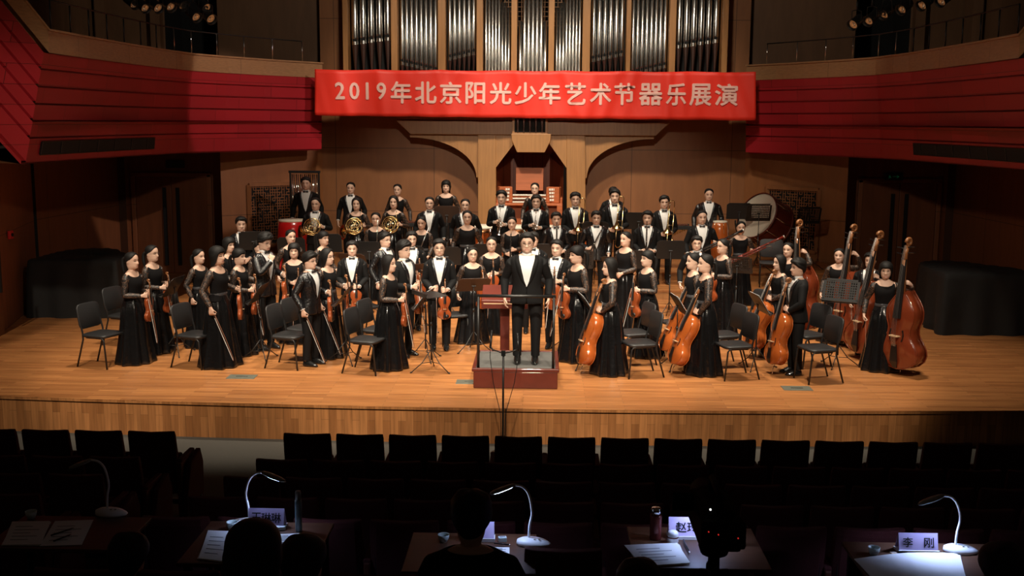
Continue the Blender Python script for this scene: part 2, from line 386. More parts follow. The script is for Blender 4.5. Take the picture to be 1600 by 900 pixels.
# back wall round the organ niche
b = MB()
for x0, x1, z0, z1 in ((-4.75, -.86, 0, 6.9), (.86, 4.75, 0, 6.9), (-.86, .86, 2.95, 6.9)):
    quad_wall(b, [(x0, 24.6), (x1, 24.6)], z0, z1)
struct(b, 'wall_back', M['wallb'])
# upper walls behind the balconies
for s, side in ((-1, 'left'), (1, 'right')):
    b = MB(); quad_wall(b, [(s*4.75, 24.6), (s*4.75, 25.0), (s*7.15, 25.0)], 2.95, 7.5); quad_wall(b, [(s*8.35, 25.0), (s*9.7, 25.0), (s*9.7, 15.5)], 2.95, 7.5)
    b.box((s*8.5, 24.93, 5.2), (.22, .3, 4.5)); b.box((s*9.5, 24.4, 5.2), (.22, .5, 4.5))
    struct(b, 'wall_upper_'+side, M['wallup'])
    b = MB(); quad_wall(b, [(s*7.15, 25.0), (s*7.15, 26.2), (s*8.35, 26.2), (s*8.35, 25.0)], 2.95, 7.5); struct(b, 'wall_opening_'+side, M['darkvoid'])  # darkness of the opening painted onto its walls
# balcony fronts
def lerp(a, b, t): return a+(b-a)*t
BAL = [(15.4, 6.72), (16.8, 6.72), (18.2, 6.68), (19.6, 6.60), (20.9, 6.42), (21.8, 6.02), (22.7, 5.5), (23.4, 5.0), (23.95, 4.58)]
def balcony(s, side):
    b = MB(); w = MB()
    zb, zr, zt = 2.8, 4.36, 4.69
    def prof(z, y): # how far the foot of the sloping front stands back
        k = (23.95-y)/8.55
        return (1-(z-zb)/(zt-zb))*(.05+.38*max(k, 0))
    hts = [zb, zb+.36]+[zb+.36+.24*i for i in range(1, 6)]
    for j in range(len(hts)-1):
        h0, h1 = hts[j]+.028, hts[j+1]
        P_ = lambda z, o: [(s*(x+prof(z, y)+o), y, z) for y, x in BAL]
        b.loft([P_(hts[j], .06), P_(h0, .06), P_(h0, .004), P_(h1, 0), P_(h1, .06)], closed=False)
    w.loft([[(s*x, y, zr) for y, x in BAL], [(s*x, y, zt-.03) for y, x in BAL], [(s*(x-.03), y, zt-.03) for y, x in BAL], [(s*(x-.03), y, zt) for y, x in BAL], [(s*(x+.18), y, zt) for y, x in BAL], [(s*(x+.18), y, 4.30) for y, x in BAL]], closed=False)
    # the front climbs towards the hall
    dx, dy, dz = s*1.45, -2.4, 3.05
    y, x = BAL[0]
    for j in range(len(hts)-1):
        D = Vector((dx, dy, dz)); Q_ = lambda z, o: Vector((s*(x+prof(z, y)+o), y, z))
        b.loft([[q, q+D] for q in (Q_(hts[j], .07), Q_(hts[j]+.05, .07), Q_(hts[j]+.05, .004), Q_(hts[j+1], 0), Q_(hts[j+1], .07))], closed=False)
    p = [Vector((s*x, y, zr)), Vector((s*x, y, zt-.03)), Vector((s*(x-.03), y, zt-.03)), Vector((s*(x-.03), y, zt)), Vector((s*(x+.18), y, zt)), Vector((s*(x+.18), y, 4.30))]
    w.loft([[q, q+Vector((dx, dy, dz))] for q in p], closed=False)
    struct(b, 'wall_balcony_'+side, M['balred']); struct(w, 'trim_balcony_'+side, M['balwood'])
    b = MB()
    b.loft([[(s*(x+prof(zb, y)+.03), y, zb+.002) for y, x in BAL], [(s*9.7, y if y < 23 else y+.8, zb+.1) for y, x in BAL]], closed=False)
    b.loft([[(s*x, y, 3.4) for y, x in BAL], [(s*9.7, y if y < 23 else y+1.2, 3.4) for y, x in BAL]], closed=False)
    struct(b, 'ceiling_under_balcony_'+side, M['door'])
    # air grille in the lowest board
    t = empty('air_grille'); tag(t, 'long dark slatted air grille low in the red %s balcony front' % side, 'grille')
    def pt(y, z):
        for (ya, xa), (yb2, xb) in zip(BAL, BAL[1:]):
            if ya <= y <= yb2: x = lerp(xa, xb, (y-ya)/(yb2-ya)); break
        return Vector((s*(x+prof(z, y)-.012), y, z))
    ys = [15.75+i*.3 for i in range(14)]
    g = MB(); g.loft([[pt(y, 2.93) for y in ys], [pt(y, 3.11) for y in ys]], closed=False); g.build('grille_back', M['darkvoid'], t, solid=.01)
    for i in range(0, 14, 2):
        g = MB(); g.bar(pt(ys[i], 2.93), pt(ys[i], 3.11), .02, .03); g.build('grille_bar', M['blackmetal'], t)
    g = MB()
    for z in (2.925, 3.115): g.tube([pt(y, z) for y in ys], .010, 4)
    g.build('grille_frame', M['blackmetal'], t)
    # thin steel railing along the parapet
    t = empty('balcony_railing'); tag(t, 'thin steel railing on top of the %s balcony parapet' % side, 'railing')
    n = 13
    ps = []
    for i in range(n):
        y = 15.7+i*(23.6-15.7)/(n-1)
        q = pt(y, zt); ps.append(Vector((s*(abs(q.x)+.10), y, zt)))
    for i, q in enumerate(ps):
        g = MB(); g.tube([q, q+Vector((0, 0, .42))], .012, 6); g.build('post', M['chrome'] if i > 6 else M['blackmetal'], t, smooth=True)
    g = MB(); g.tube([q+Vector((0, 0, .42)) for q in ps], .012, 6); g.build('rail', M['blackmetal'], t, smooth=True)
balcony(-1, 'left'); balcony(1, 'right')
# fretwork panels in the flank walls
def lattice(s, side):
    a = Vector((s*6.6, 23.0, 0)); e = Vector((s*4.75, 24.6, 0)); d = (e-a).normalized(); nrm = Vector((-s*d.y*s, s*d.x*s, 0)); nrm = Vector((d.y, -d.x, 0)) if s < 0 else Vector((-d.y, d.x, 0))
    if nrm.y > 0: nrm = -nrm
    t = empty('lattice_panel'); tag(t, 'square wooden fretwork lattice panel in the back wall at %s' % ('left behind the tubular bells' if s < 0 else 'right behind the bass drum'), 'lattice panel')
    u0, u1, z0, z1 = .62, 1.86, .72, 2.06
    P = lambda u, z, o=.02: a+d*u+nrm*o+Vector((0, 0, z))
    g = MB(); g.add([P(u0, z0, .012), P(u1, z0, .012), P(u1, z1, .012), P(u0, z1, .012)], [(0, 1, 2, 3)]); g.build('backing', M['darkvoid'], t, solid=.006)
    g = MB()
    for A, B in (((u0, z0), (u1, z0)), ((u0, z1), (u1, z1)), ((u0, z0), (u0, z1)), ((u1, z0), (u1, z1))): g.bar(P(*A, .03), P(*B, .03), .075, .075)
    g.build('frame', M['wallb'], t)
    g = MB(); N = 22; c = (u1-u0)/N; cz = (z1-z0)/N
    for i in range(1, N):
        for j in range(N):
            if i % 3 == 0 or (i*3+j*(2 if i % 2 else 5)) % 7 not in (0, 3): g.bar(P(u0+i*c, z0+j*cz), P(u0+i*c, z0+(j+1)*cz), .014, .014)
            if i % 7 == 0 or (i*5+j*(3 if i % 2 else 2)) % 7 not in (0, 4): g.bar(P(u0+j*c, z0+i*cz), P(u0+(j+1)*c, z0+i*cz), .014, .014)
    g.build('fretwork', M['wallb'], t)
lattice(-1, 'left'); lattice(1, 'right')
# exit signs over the two double doors, alarm on the left wall
for s, px, m, lab in ((-1, 273, 'exitdim', 'unlit dark exit sign above the left double door'), (1, 1397, 'exitgreen', 'dim green exit sign above the right double door')):
    p = at_y(px, 257 if s < 0 else 276, 24.2)
    t = empty('exit_sign', p); tag(t, lab, 'exit sign')
    g = MB(); g.box((0, 0.04, 0), (.40, .06, .16)); g.build('housing', M['blackplastic'], t, bevel=.008)
    g = MB(); g.box((0, .008, 0), (.30, .008, .10)); g.build('panel', M['blackmetal'], t)
    g = MB()   # running figure and arrow
    g.tube([(-.10, .0, .028), (-.10, .0, .03)], .012, 8); g.bar((-.10, 0, .015), (-.085, 0, -.01), .012, .004); g.bar((-.085, 0, -.01), (-.115, 0, -.035), .01, .004); g.bar((-.085, 0, -.01), (-.06, 0, -.03), .01, .004); g.bar((-.12, 0, .0), (-.075, 0, .012), .008, .004)
    g.bar((-.03, 0, 0), (.10, 0, 0), .02, .004); g.bar((.06, 0, .03), (.105, 0, 0), .014, .004); g.bar((.06, 0, -.03), (.105, 0, 0), .014, .004)
    g.build('symbol', M[m], t)
p = at_y(37, 367, 17.9); 
t = empty('fire_alarm', (-8.70, 17.9, p.z)); tag(t, 'small red fire alarm box on the left side wall', 'alarm')
g = MB(); g.box((0.03, 0, 0), (.05, .12, .14)); g.build('box', M['alarm'], t, bevel=.01); g = MB(); g.tube([(.05, 0, 0), (.07, 0, 0)], .03, 12); g.build('button', M['darkvoid'], t)

# ------------------------------------------------------------------ pipe organ
OY = 24.0
ox = lambda px: at_y(px, 60, OY).x
oz = lambda py: at_y(835, py, OY).z
org = empty('pipe_organ', (0, 0, 0)); tag(org, 'wall-high pipe organ with rows of silver pipes in an oak case', 'organ')
def opart(mb, name, m, **k): return mb.build(name, m, org, **k)
edges = [(537, 545), (612, 622), (685, 697), (745, 755), (799, 808), (857, 866), (910, 922), (978, 985), (1045, 1055), (1127, 1136)]
for a, c in edges:
    g = MB(); x0, x1 = ox(a), ox(c); g.box(((x0+x1)/2, OY+.05, (4.3+7.2)/2), (x1-x0, .34, 2.9)); opart(g, 'case_post', M['oak'], bevel=.008)
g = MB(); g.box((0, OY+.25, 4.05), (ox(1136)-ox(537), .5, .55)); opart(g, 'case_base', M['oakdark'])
g = MB(); quad_wall(g, [(ox(537), OY+.5), (ox(1136), OY+.5)], 4.3, 7.2); opart(g, 'case_back', M['darkvoid'])  # dark backing carries the shade behind the pipes as colour
def organ_pipe(x, r, mouth_z, foot_z, top_z, y):
    g = MB()
    g.lathe([(r, mouth_z+.05), (r, top_z), (r*.8, top_z), (r*.8, top_z-.05)], 16, 0, Matrix.Translation((x, y, 0)), cap=False)
    p = opart(g, 'pipe', M['pipe'], smooth=True)
    g = MB()   # flattened lip and conical foot
    g.lathe([(r*.25, foot_z), (r*.95, mouth_z-.10)], 16, 0, Matrix.Translation((x, y, 0)), cap=False); g.build('pipe_foot', M['pipefoot'], p, smooth=True)
    g = MB(); g.lathe([(r*.97, mouth_z-.10), (r*.9, mouth_z), (r*1.0, mouth_z+.05)], 16, 0, Matrix.Translation((x, y, 0)), cap=False)
    g.box((x, y-r*.95, mouth_z-.0), (r*1.1, .012, .05), 1); g.build('pipe_mouth', [M['pipe'], M['darkvoid']], p, smooth=False)
bays = [(545, 612, 5, 60, None), (622, 685, 8, 101, None), (697, 745, 6, 83, None), (755, 799, 8, 130, 'd'), (808, 857, 7, 130, 'm'), (866, 910, 8, 130, 'u'), (922, 978, 6, 84, None), (985, 1045, 8, 104, None), (1055, 1127, 6, 62, None)]
for bi, (a, c, n, my, short) in enumerate(bays):
    x0, x1 = ox(a)+.02, ox(c)-.02; w = (x1-x0)/n
    for i in range(n):
        top = 7.1
        if short == 'd' and i >= n-3: top = oz([2, 3, 11][i-(n-3)])
        if short == 'u' and i < 3: top = oz([11, 3, 2][i])
        if short == 'm' and i in (0, n-1): top = oz(32)
        st = (i-(n-1)/2)*(.012 if bi in (0, 2) else -.012) if bi in (0, 1, 2, 6, 7, 8) else 0
        organ_pipe(x0+w*(i+.5), w*.44, oz(my)+st*(1 if bi < 4 else -1)*2, min(oz(112), oz(my)-.25), top, OY+.10+w*.44)
for a, c in ((755, 799), (808, 857), (866, 910)):
    g = MB(); x0, x1 = ox(a), ox(c)
    for i in range(9):
        g.bar((x0+(x1-x0)*i/8, OY+.35, oz(38)), (x0+(x1-x0)*i/8, OY+.35, 7.1), .014, .014)
    for j in range(16): g.bar((x0, OY+.35, oz(38)+j*.1), (x1, OY+.35, oz(38)+j*.1), .014, .014)
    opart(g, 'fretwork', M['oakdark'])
# beam, arches, pillars, centre bracket
zx = lambda px, py, y=23.85: (at_y(px, py, y).x, at_y(835, py, y).z)
def prismxz(poly, y0, y1, mi=0):
    g = MB(); n = len(poly)
    vs = [(x, y0, z) for x, z in poly]+[(x, y1, z) for x, z in poly]
    g.add(vs, [tuple(range(n)), tuple(range(2*n-1, n-1, -1))]+[(i, (i+1) % n, n+(i+1) % n, n+i) for i in range(n)], mi); return g
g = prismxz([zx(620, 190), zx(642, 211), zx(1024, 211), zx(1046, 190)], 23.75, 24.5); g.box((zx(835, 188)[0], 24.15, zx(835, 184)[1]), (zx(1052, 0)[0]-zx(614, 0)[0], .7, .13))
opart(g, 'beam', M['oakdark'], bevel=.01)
for s in (-1, 1):
    pxin, pxout, pxarc = (775, 747, 640) if s < 0 else (885, 914, 1022)
    g = prismxz([zx(pxin, 211), zx(pxout, 211), (zx(pxout, 470)[0], .54), (zx(pxin, 470)[0], .54)], 23.8, 24.3); opart(g, 'pillar', M['oak'], bevel=.008)
    pts = [zx(pxout, 211), zx(pxout, 278), zx(pxout+s*3, 278)]
    for k in range(0, 15):
        a = k/14*PI/2
        pts.append(zx(pxarc + (pxout+s*3-pxarc)*math.cos(a), 277-(277-216)*math.sin(a)))
    pts.append(zx(pxarc, 211))
    g = prismxz(pts, 23.9, 24.4); opart(g, 'arch', M['oak'])
g = prismxz([zx(775, 211), zx(885, 211), zx(885, 262), zx(859, 225), zx(803, 225), zx(775, 262)], 23.82, 24.3); opart(g, 'niche_head', M['oak'])
g = prismxz([zx(799, 209, 23.7), zx(861, 209, 23.7), zx(860, 220, 23.7), zx(851, 238, 23.7), zx(808, 238, 23.7), zx(800, 220, 23.7)], 23.62, 24.0); opart(g, 'bracket', M['oak'], bevel=.008)
g = MB(); g.box((zx(830, 0)[0], 23.72, zx(830, 196)[1]), (zx(858, 0)[0]-zx(802, 0)[0], .1, .38)); gr = opart(g, 'grille_box', M['oak'], bevel=.006)
g = MB(); g.box((zx(830, 0)[0], 23.665, zx(830, 196)[1]), (.66, .012, .29)); g.build('grille_opening', M['darkvoid'], gr)
for i in range(5):
    g = MB(); g.lathe([(.012, -.15), (.03, .0), (.03, .15)], 10, 0, Matrix.Translation((zx(830, 0)[0]-.26+i*.13, 23.64, zx(830, 196)[1])), cap=False); g.build('small_pipe', M['pipefoot'], gr, smooth=True)
# niche behind the console
nx0, nx1 = zx(775, 0)[0], zx(885, 0)[0]; bx0, bx1 = nx0+.30, nx1-.30
b = MB(); quad_wall(b, [(nx0, 24.3), (bx0, 25.3), (bx1, 25.3), (nx1, 24.3)], .5, 3.1)
b.add([(nx0, 24.3, 3.0), (bx0, 25.3, 2.7), (bx1, 25.3, 2.7), (nx1, 24.3, 3.0)], [(0, 1, 2, 3)])
struct(b, 'wall_niche', M['niche'])
b = MB(); b.box((0, 24.9, .52), (2.2, 1.0, .04)); struct(b, 'floor_niche', M['floor'])
# console
cy = 23.77
co = empty('organ_console', ((nx0+nx1)/2, cy, .54)); tag(co, 'dark red organ console with white stop tabs in the central niche', 'organ console')
cw = nx1-nx0-.06; ztop = at_y(835, 297, cy).z-.54
g = MB(); g.box((0, .25, ztop/2-.08), (cw, .5, ztop-.16)); g.box((0, .0, ztop-.30), (cw, .5, .05)); 
for x in (-cw/2+.06, cw/2-.06): g.box((x, -.05, ztop/2-.15), (.12, .45, ztop-.3))
g.build('console_body', M['console'], co, bevel=.01)
for k, (zz, yy) in enumerate(((ztop-.25, -.13), (ztop-.18, -.04), (ztop-.11, .05))):
    g = MB(); g.box((0, yy, zz), (cw*.5, .12, .025)); kb = g.build('keyboard', M['key'], co)
    g = MB()
    for i in range(24):
        if i % 7 not in (2, 6): g.box((-cw*.25+cw*.5*(i+.7)/24, yy+.015, zz+.018), (.010, .075, .014))
    g.build('black_keys', M['ebony'], kb)
for s in (-1, 1):
    g = MB(); g.box((s*cw*.37, .02, ztop-.1), (cw*.2, .2, .34), rot=Matrix.Rotation(s*-.25, 3, 'Z')); j = g.build('stop_jamb', M['console'], co, bevel=.008)
    for r_ in range(4):
        g = MB()
        for c_ in range(4 if s > 0 else 2): g.box((s*(cw*.31+c_*.05+r_*.006), -.10+.012*c_, ztop+.02-r_*.075), (.040, .02, .045))
        g.build('stop_tabs', M['key'], j)
g = MB(); g.box((0, .32, ztop+.22), (cw*.42, .03, .50), rot=Matrix.Rotation(-.15, 3, 'X')); g.build('music_rack', M['console'], co, bevel=.006)
t = empty('small_box', ((nx0+nx1)/2+cw*.42, cy+.1, .54+ztop-.16+.0)); tag(t, 'small dark box standing on the right end of the organ console', 'box')
g = MB(); g.box((0, .1, .09), (.12, .08, .18)); g.build('case', M['ebony'], t, bevel=.01); g = MB(); g.box((0, .055, .05), (.09, .01, .03)); g.build('display', M['key'], t)

# ------------------------------------------------------------------ banner
BY = 23.35
ban = empty('banner', (0, 0, 0)); tag(ban, 'long red cloth banner with pale pink lettering hung across the organ', 'banner')
p00, p10, p01, p11 = at_y(492, 108, BY), at_y(1181, 112, BY), at_y(492, 180, BY), at_y(1181, 188, BY)
rb = random.Random(3)
cre = [(rb.uniform(0, 1), rb.uniform(-.35, .35), rb.uniform(.010, .03)) for _ in range(26)]
def ban_pt(u, v):
    p = p00.lerp(p10, u).lerp(p01.lerp(p11, u), v)
    d = 0
    for c, sl, amp in cre:
        q = (u-c-sl*(v-.5)*.14)/.012
        d += amp*math.exp(-q*q)
    d += .02*math.sin(u*31+v*2)+.012*math.sin(u*57-v*3)
    sag = -.018*abs(math.sin(u*PI*7))*(1-v)-.012*abs(math.sin(u*PI*9))*v
    return Vector((p.x, p.y-d, p.z+sag))
g = MB(); NU, NV = 220, 12
g.loft([[ban_pt(i/NU, j/NV) for i in range(NU+1)] for j in range(NV+1)], closed=False)
g.build('cloth', M['banner'], ban, smooth=True, solid=.004)
def letters(chars, spans, y0, y1, sh):
    out = []
    for ch, (a, c) in zip(chars, spans):
        u = ((a+c)/2-492)/689.0
        w = (c-a)/72.9; h = (y1-y0)/72.9
        P = ban_pt(u, (y0+y1)/2/1.0)
        out.append((ch, P, w, h))
    return out
obs = []
spans = [(521, 541), (543, 563), (565, 579), (585, 606)]+[(610.5+i*72.55-0, 610.5+i*72.55+33.5+0) for i in range(0)]
cjk = '年北京阳光少年艺术节器乐展演'
cs = [(610, 643), (648, 682), (687, 721), (727, 758), (765, 799), (804, 838), (842, 876), (883, 915), (922, 955), (960, 992), (999, 1035), (1041, 1072), (1078, 1112), (1118, 1153)]
def put_text(chars, spans, off, ya, yb):
    for ch, (a, c) in zip(chars, spans):
        k = (a-492)/689.0
        A = at_y(a, ya+5*k, BY-.06); C = at_y(c, yb+5*k, BY-.06)
        o = text_mb(ch, 1.0, M['bannertext'], 'letter', ban, ((A.x+C.x)/2, BY-.0, (A.z+C.z)/2), (PI/2, 0, R(.3)), bold=off, extrude=.003, width=(C.x-A.x) if ch not in '2019' else None, height=A.z-C.z)
        for v in o.data.vertices:   # the letters lie on the wrinkled cloth
            wx = o.location.x+v.co.x; wz = o.location.z+v.co.y
            u = (wx-p00.x)/(p10.x-p00.x); vv = (p00.lerp(p10, u).z-wz)/(p00.z-p01.z)
            bp = ban_pt(u, vv); v.co.z = (BY-bp.y)+.020+(v.co.z)
put_text('2019', [(520, 542), (542, 564), (564, 582), (584, 607)], .02, 128, 155)
put_text(cjk, cs, .022, 126, 161)
# ------------------------------------------------------------------ instruments (built once, copied with their parts)
VPROF = [(0, .012), (.012, .035), (.05, .066), (.11, .090), (.19, .102), (.27, .098), (.335, .082), (.375, .070), (.40, .062), (.45, .054), (.50, .053), (.55, .057), (.585, .064), (.615, .069), (.66, .076), (.74, .083), (.82, .083), (.89, .073), (.94, .055), (.98, .030), (1, .014)]
BPROF = [(0, .010), (.012, .036), (.05, .070), (.12, .098), (.20, .107), (.28, .100), (.35, .082), (.40, .068), (.46, .058), (.52, .057), (.57, .062), (.62, .069), (.68, .073), (.75, .072), (.81, .064), (.87, .050), (.92, .036), (.96, .024), (1, .014)]
def fiddle(name, total, thick, m, prof=VPROF, endpin=0.0, chin=False, wscale=1.0):
    k = total/.59; bl = .355*k; root = empty(name)
    g = MB(); rings = []
    for t, w in prof:
        w *= k*wscale; z = t*bl; e = min(1, 4*min(t, 1-t)+.25); arch = .030*k*e*(thick/.04)**.3*.6; h = thick*k/2
        ring = []
        for u in (-1, -.92, -.55, 0, .55, .92, 1): ring.append(Vector((u*w, -h-(arch*(1-u*u)), z)))
        for u in (1, .92, .55, 0, -.55, -.92, -1): ring.append(Vector((u*w*(1.0), h+(arch*.8*(1-u*u)), z)))
        rings.append(ring)
    g.loft(rings, cap0=True, cap1=True)
    g.build('body', m, root, smooth=True, bevel=0)
    g = MB()   # darker edge line of the plates
    for sg in (-1, 1):
        yy = sg*(thick*k/2+.001*k)
        g.tube([(w*k*wscale*1.012, yy, t*bl) for t, w in prof]+[(-w*k*wscale*1.012, yy, t*bl) for t, w in reversed(prof)], .0028*k, 5, closed=True)
    g.build('edge', m, root, smooth=True)
    h = thick*k/2; yb = -h-.016*k
    n0 = bl*.97; n1 = bl+.145*k
    g = MB(); g.tube([(0, -h*.7-.006*k, n0), (0, -h*.7-.012*k, (n0+n1)/2), (0, -h*.7-.012*k, n1)], [.016*k, .0125*k, .0115*k], 8)
    pb = n1+.062*k; yn = -h*.7-.012*k
    g.tube([(0, yn, n1), (0, yn+.010*k, pb)], [.0125*k, .010*k], 8)
    sp = []
    for i in range(20):
        a = i/19*2*PI*1.55; r = .019*k*(1-i/26)
        sp.append((0, yn+.020*k-r*math.cos(a)-.0*k, pb+.014*k+r*math.sin(a)))
    g.tube(sp, [.0085*k*(1-i/40) for i in range(20)], 7)
    g.build('neck', M['neckwood'] if thick < .1 else M['bridge'] if False else M['neckwood'], root, smooth=True)
    g = MB(); g.loft([[(-w*k, yb-.000*k+dy, z), (0, yb-.006*k+dy, z), (w*k, yb+dy, z), (w*k, yb+.005*k+dy, z), (-w*k, yb+.005*k+dy, z)] for z, w, dy in ((bl*.66, .021, -.012*k), (n1, .0125, .008*k*0+(h*.3 if thick < .1 else h*.3)))], cap0=True, cap1=True); g.build('fingerboard', M['ebony'], root)
    g = MB(); g.prism([(-.020*k, -.0), (.020*k, 0), (.017*k, .030*k), (-.017*k, .030*k)], 0, .004*k); g.xform(Matrix.Translation((0, -h-.014*k, bl*.43)) @ Matrix.Rotation(R(90), 4, 'X')); g.xform(Matrix.Identity(4)); 
    g2 = MB(); g2.box((0, -h-.024*k, bl*.43), (.044*k, .034*k, .005*k)); g2.build('bridge', M['bridge'], root)
    g = MB(); g.loft([[(-w*k, -h-y*k, z), (w*k, -h-y*k, z), (w*k, -h-(y-.005)*k, z), (-w*k, -h-(y-.005)*k, z)] for z, w, y in ((.004*k, .010, .012), (bl*.10, .020, .026), (bl*.32, .013, .030))], cap0=True, cap1=True); g.build('tailpiece', M['ebony'], root)
    g = MB()
    for i in (-1.5, -.5, .5, 1.5):
        g.tube([(i*.006*k, -h-.031*k, bl*.30), (i*.008*k, -h-.042*k, bl*.43), (i*.0042*k, yn-.014*k, n1), (i*.003*k, yn-.004*k, pb)], .0009*max(k, 1), 4)
    g.build('strings', M['string'], root)
    for s in (-1, 1):
        g = MB(); pts = [(s*(.030+.006*math.sin(a*3))*k, -h-.017*k, bl*(.37+.14*a)) for a in [i/8 for i in range(9)]]
        g.tube(pts, [.004*k, .003*k, .0025*k, .003*k, .0035*k, .003*k, .0025*k, .003*k, .004*k], 5); g.build('f_hole', M['ebony'], root)
        for j in range(2):
            g = MB(); zz = n1+(.018+.026*j+(.010 if s > 0 else 0))*k; g.tube([(0, yn+.006*k, zz), (s*.030*k, yn+.006*k, zz+.004*k)], .003*k, 6); g.tube([(s*.030*k, yn+.006*k, zz+.004*k), (s*.046*k, yn+.006*k, zz+.006*k)], .0065*k, 6, flat=.4); g.build('tuning_peg', M['ebony'] if thick < .1 else M['brass'], root)
    if chin:
        g = MB(); g.lathe([(.0, -.004), (.030, 0), (.032, .006), (.0, .010)], 14, 0, Matrix.Translation((.035*k, -h-.020*k, .045*k)) @ Matrix.Rotation(R(90), 4, 'X'), cap=False); g.build('chin_rest', M['ebony'], root, smooth=True)
    if endpin:
        g = MB(); g.tube([(0, 0, .01), (0, 0, -endpin)], [.006, .004], 8); g.lathe([(.016, .0), (.02, .02), (.012, .03)], 10, 0, Matrix.Translation((0, 0, -.02))); g.build('endpin', M['chrome'], root, smooth=True)
    return root
def make_bow(name='violin_bow', L=.74, m='stick'):
    root = empty(name)
    g = MB(); g.tube([(0, 0, 0), (0, .010, L*.3), (0, .014, L*.6), (0, .004, L*.95), (0, -.010, L)], [.0052, .005, .0045, .004, .0045], 6); g.build('stick', M[m], root, smooth=True)
    g = MB(); g.box((0, -.012, .07), (.010, .022, .045)); g.build('frog', M['ebony'], root)
    g = MB(); g.loft([[(-.005, -.020, .06), (.005, -.020, .06), (.005, -.018, .06), (-.005, -.018, .06)], [(-.0045, -.014, L*.985), (.0045, -.014, L*.985), (.0045, -.012, L*.985), (-.0045, -.012, L*.985)]], cap0=True, cap1=True); g.build('hair', M['bowhair'], root)
    return root
def ring_pts(c, r, n, ax='xz', a0=0, a1=2*PI, sq=1.0):
    out = []
    for i in range(n+1):
        a = a0+(a1-a0)*i/n
        out.append((c[0]+r*math.cos(a), c[1], c[2]+r*sq*math.sin(a)))
    return out
def make_horn():
    root = empty('french_horn')
    g = MB(); g.tube(ring_pts((0, 0, 0), .155, 28)[:-1], .010, 8, closed=True); g.tube(ring_pts((.01, .018, 0), .130, 24)[:-1], .008, 7, closed=True); g.tube(ring_pts((-.01, -.016, .01), .105, 22)[:-1], .0075, 7, closed=True)
    g.tube([(.155, 0, 0), (.13, -.01, .10), (.10, -.02, .17), (.10, -.02, .235)], [.007, .006, .005, .004], 7); g.build('main_tubing', M['brass'], root, smooth=True)
    g = MB()
    for i, (x, z, rr) in enumerate(((-.04, .02, .045), (.0, -.03, .05), (.045, .03, .042), (-.01, .06, .038), (.03, -.07, .04))): g.tube(ring_pts((x, -.022+.012*(i % 3), z), rr, 16, sq=1.35)[:-1], .0065, 6, closed=True)
    g.build('valve_slides', M['brass'], root, smooth=True)
    for i in range(3):
        g = MB(); g.lathe([(.017, -.022), (.019, -.018), (.019, .022), (.012, .026)], 12, 0, Matrix.Translation((-.045+.045*i, -.012, .0+.012*i)) @ Matrix.Rotation(R(90), 4, 'X')); g.build('valve', M['silver'], root, smooth=True)
    g = MB(); B = Matrix.Translation((-.155, 0, -.03)) @ Matrix.Rotation(R(-110), 4, 'Y') @ Matrix.Rotation(R(20), 4, 'X')
    g = MB(); prof = [(.012, -.10), (.018, -.02), (.028, .05), (.045, .10), (.075, .135), (.115, .158), (.150, .166), (.152, .163), (.113, .152), (.072, .127), (.042, .094), (.024, .05), (.012, -.02)]
    g.lathe(prof, 28, 0, Matrix.Translation((-.06, .02, -.12)) @ Matrix.Rotation(R(-95), 4, 'Y') @ Matrix.Rotation(R(25), 4, 'X'), cap=False); g.build('bell', M['brass'], root, smooth=True)
    g = MB(); g.lathe([(.004, 0), (.006, .03), (.012, .045), (.013, .047), (.006, .03)], 12, 0, Matrix.Translation((.10, -.02, .235)), cap=False); g.build('mouthpiece', M['silver'], root, smooth=True)
    return root
def bell_prof(r, L): return [(.0058, 0), (.0075, L*.35), (.012, L*.62), (.022, L*.82), (r*.62, L*.94), (r, L), (r*.98, L*.994), (r*.58, L*.93), (.018, L*.80), (.008, L*.6)]
def make_trumpet():
    root = empty('trumpet')
    g = MB(); g.lathe(bell_prof(.061, .30), 22, 0, Matrix.Translation((0, 0, .18)) @ Matrix.Rotation(R(180), 4, 'X'), cap=False); g.build('bell', M['silver'], root, smooth=True)
    g = MB(); g.tube([(0, 0, .18)]+[(0, -.035+.035*math.cos(a), .18+.035*math.sin(a)) for a in [PI*i/8 for i in range(1, 9)]]+[(0, -.07, .05), (0, -.07, -.02)], .006, 8); g.tube([(0, -.07, -.02)]+[(0, -.045-.025*math.cos(a), -.02-.025*math.sin(a)) for a in [PI*i/8 for i in range(1, 9)]]+[(0, -.02, .10), (0, -.045, .14), (0, -.07, .20), (0, -.07, .33)], .006, 8); g.build('lead_pipe', M['silver'], root, smooth=True)
    for i in range(3):
        g = MB(); g.lathe([(.012, -.065), (.0125, -.06), (.0125, .05), (.010, .055), (.003, .058), (.003, .075), (.008, .077), (.008, .08)], 12, 0, Matrix.Translation((.004, -.035, .055+.032*i)) @ Matrix.Rotation(R(90), 4, 'Y')); g.build('valve', M['silver'], root, smooth=True)
    g = MB(); g.lathe([(.004, 0), (.006, .04), (.012, .065), (.0135, .07), (.006, .05)], 12, 0, Matrix.Translation((0, -.07, .33)), cap=False); g.build('mouthpiece', M['silver'], root, smooth=True)
    return root
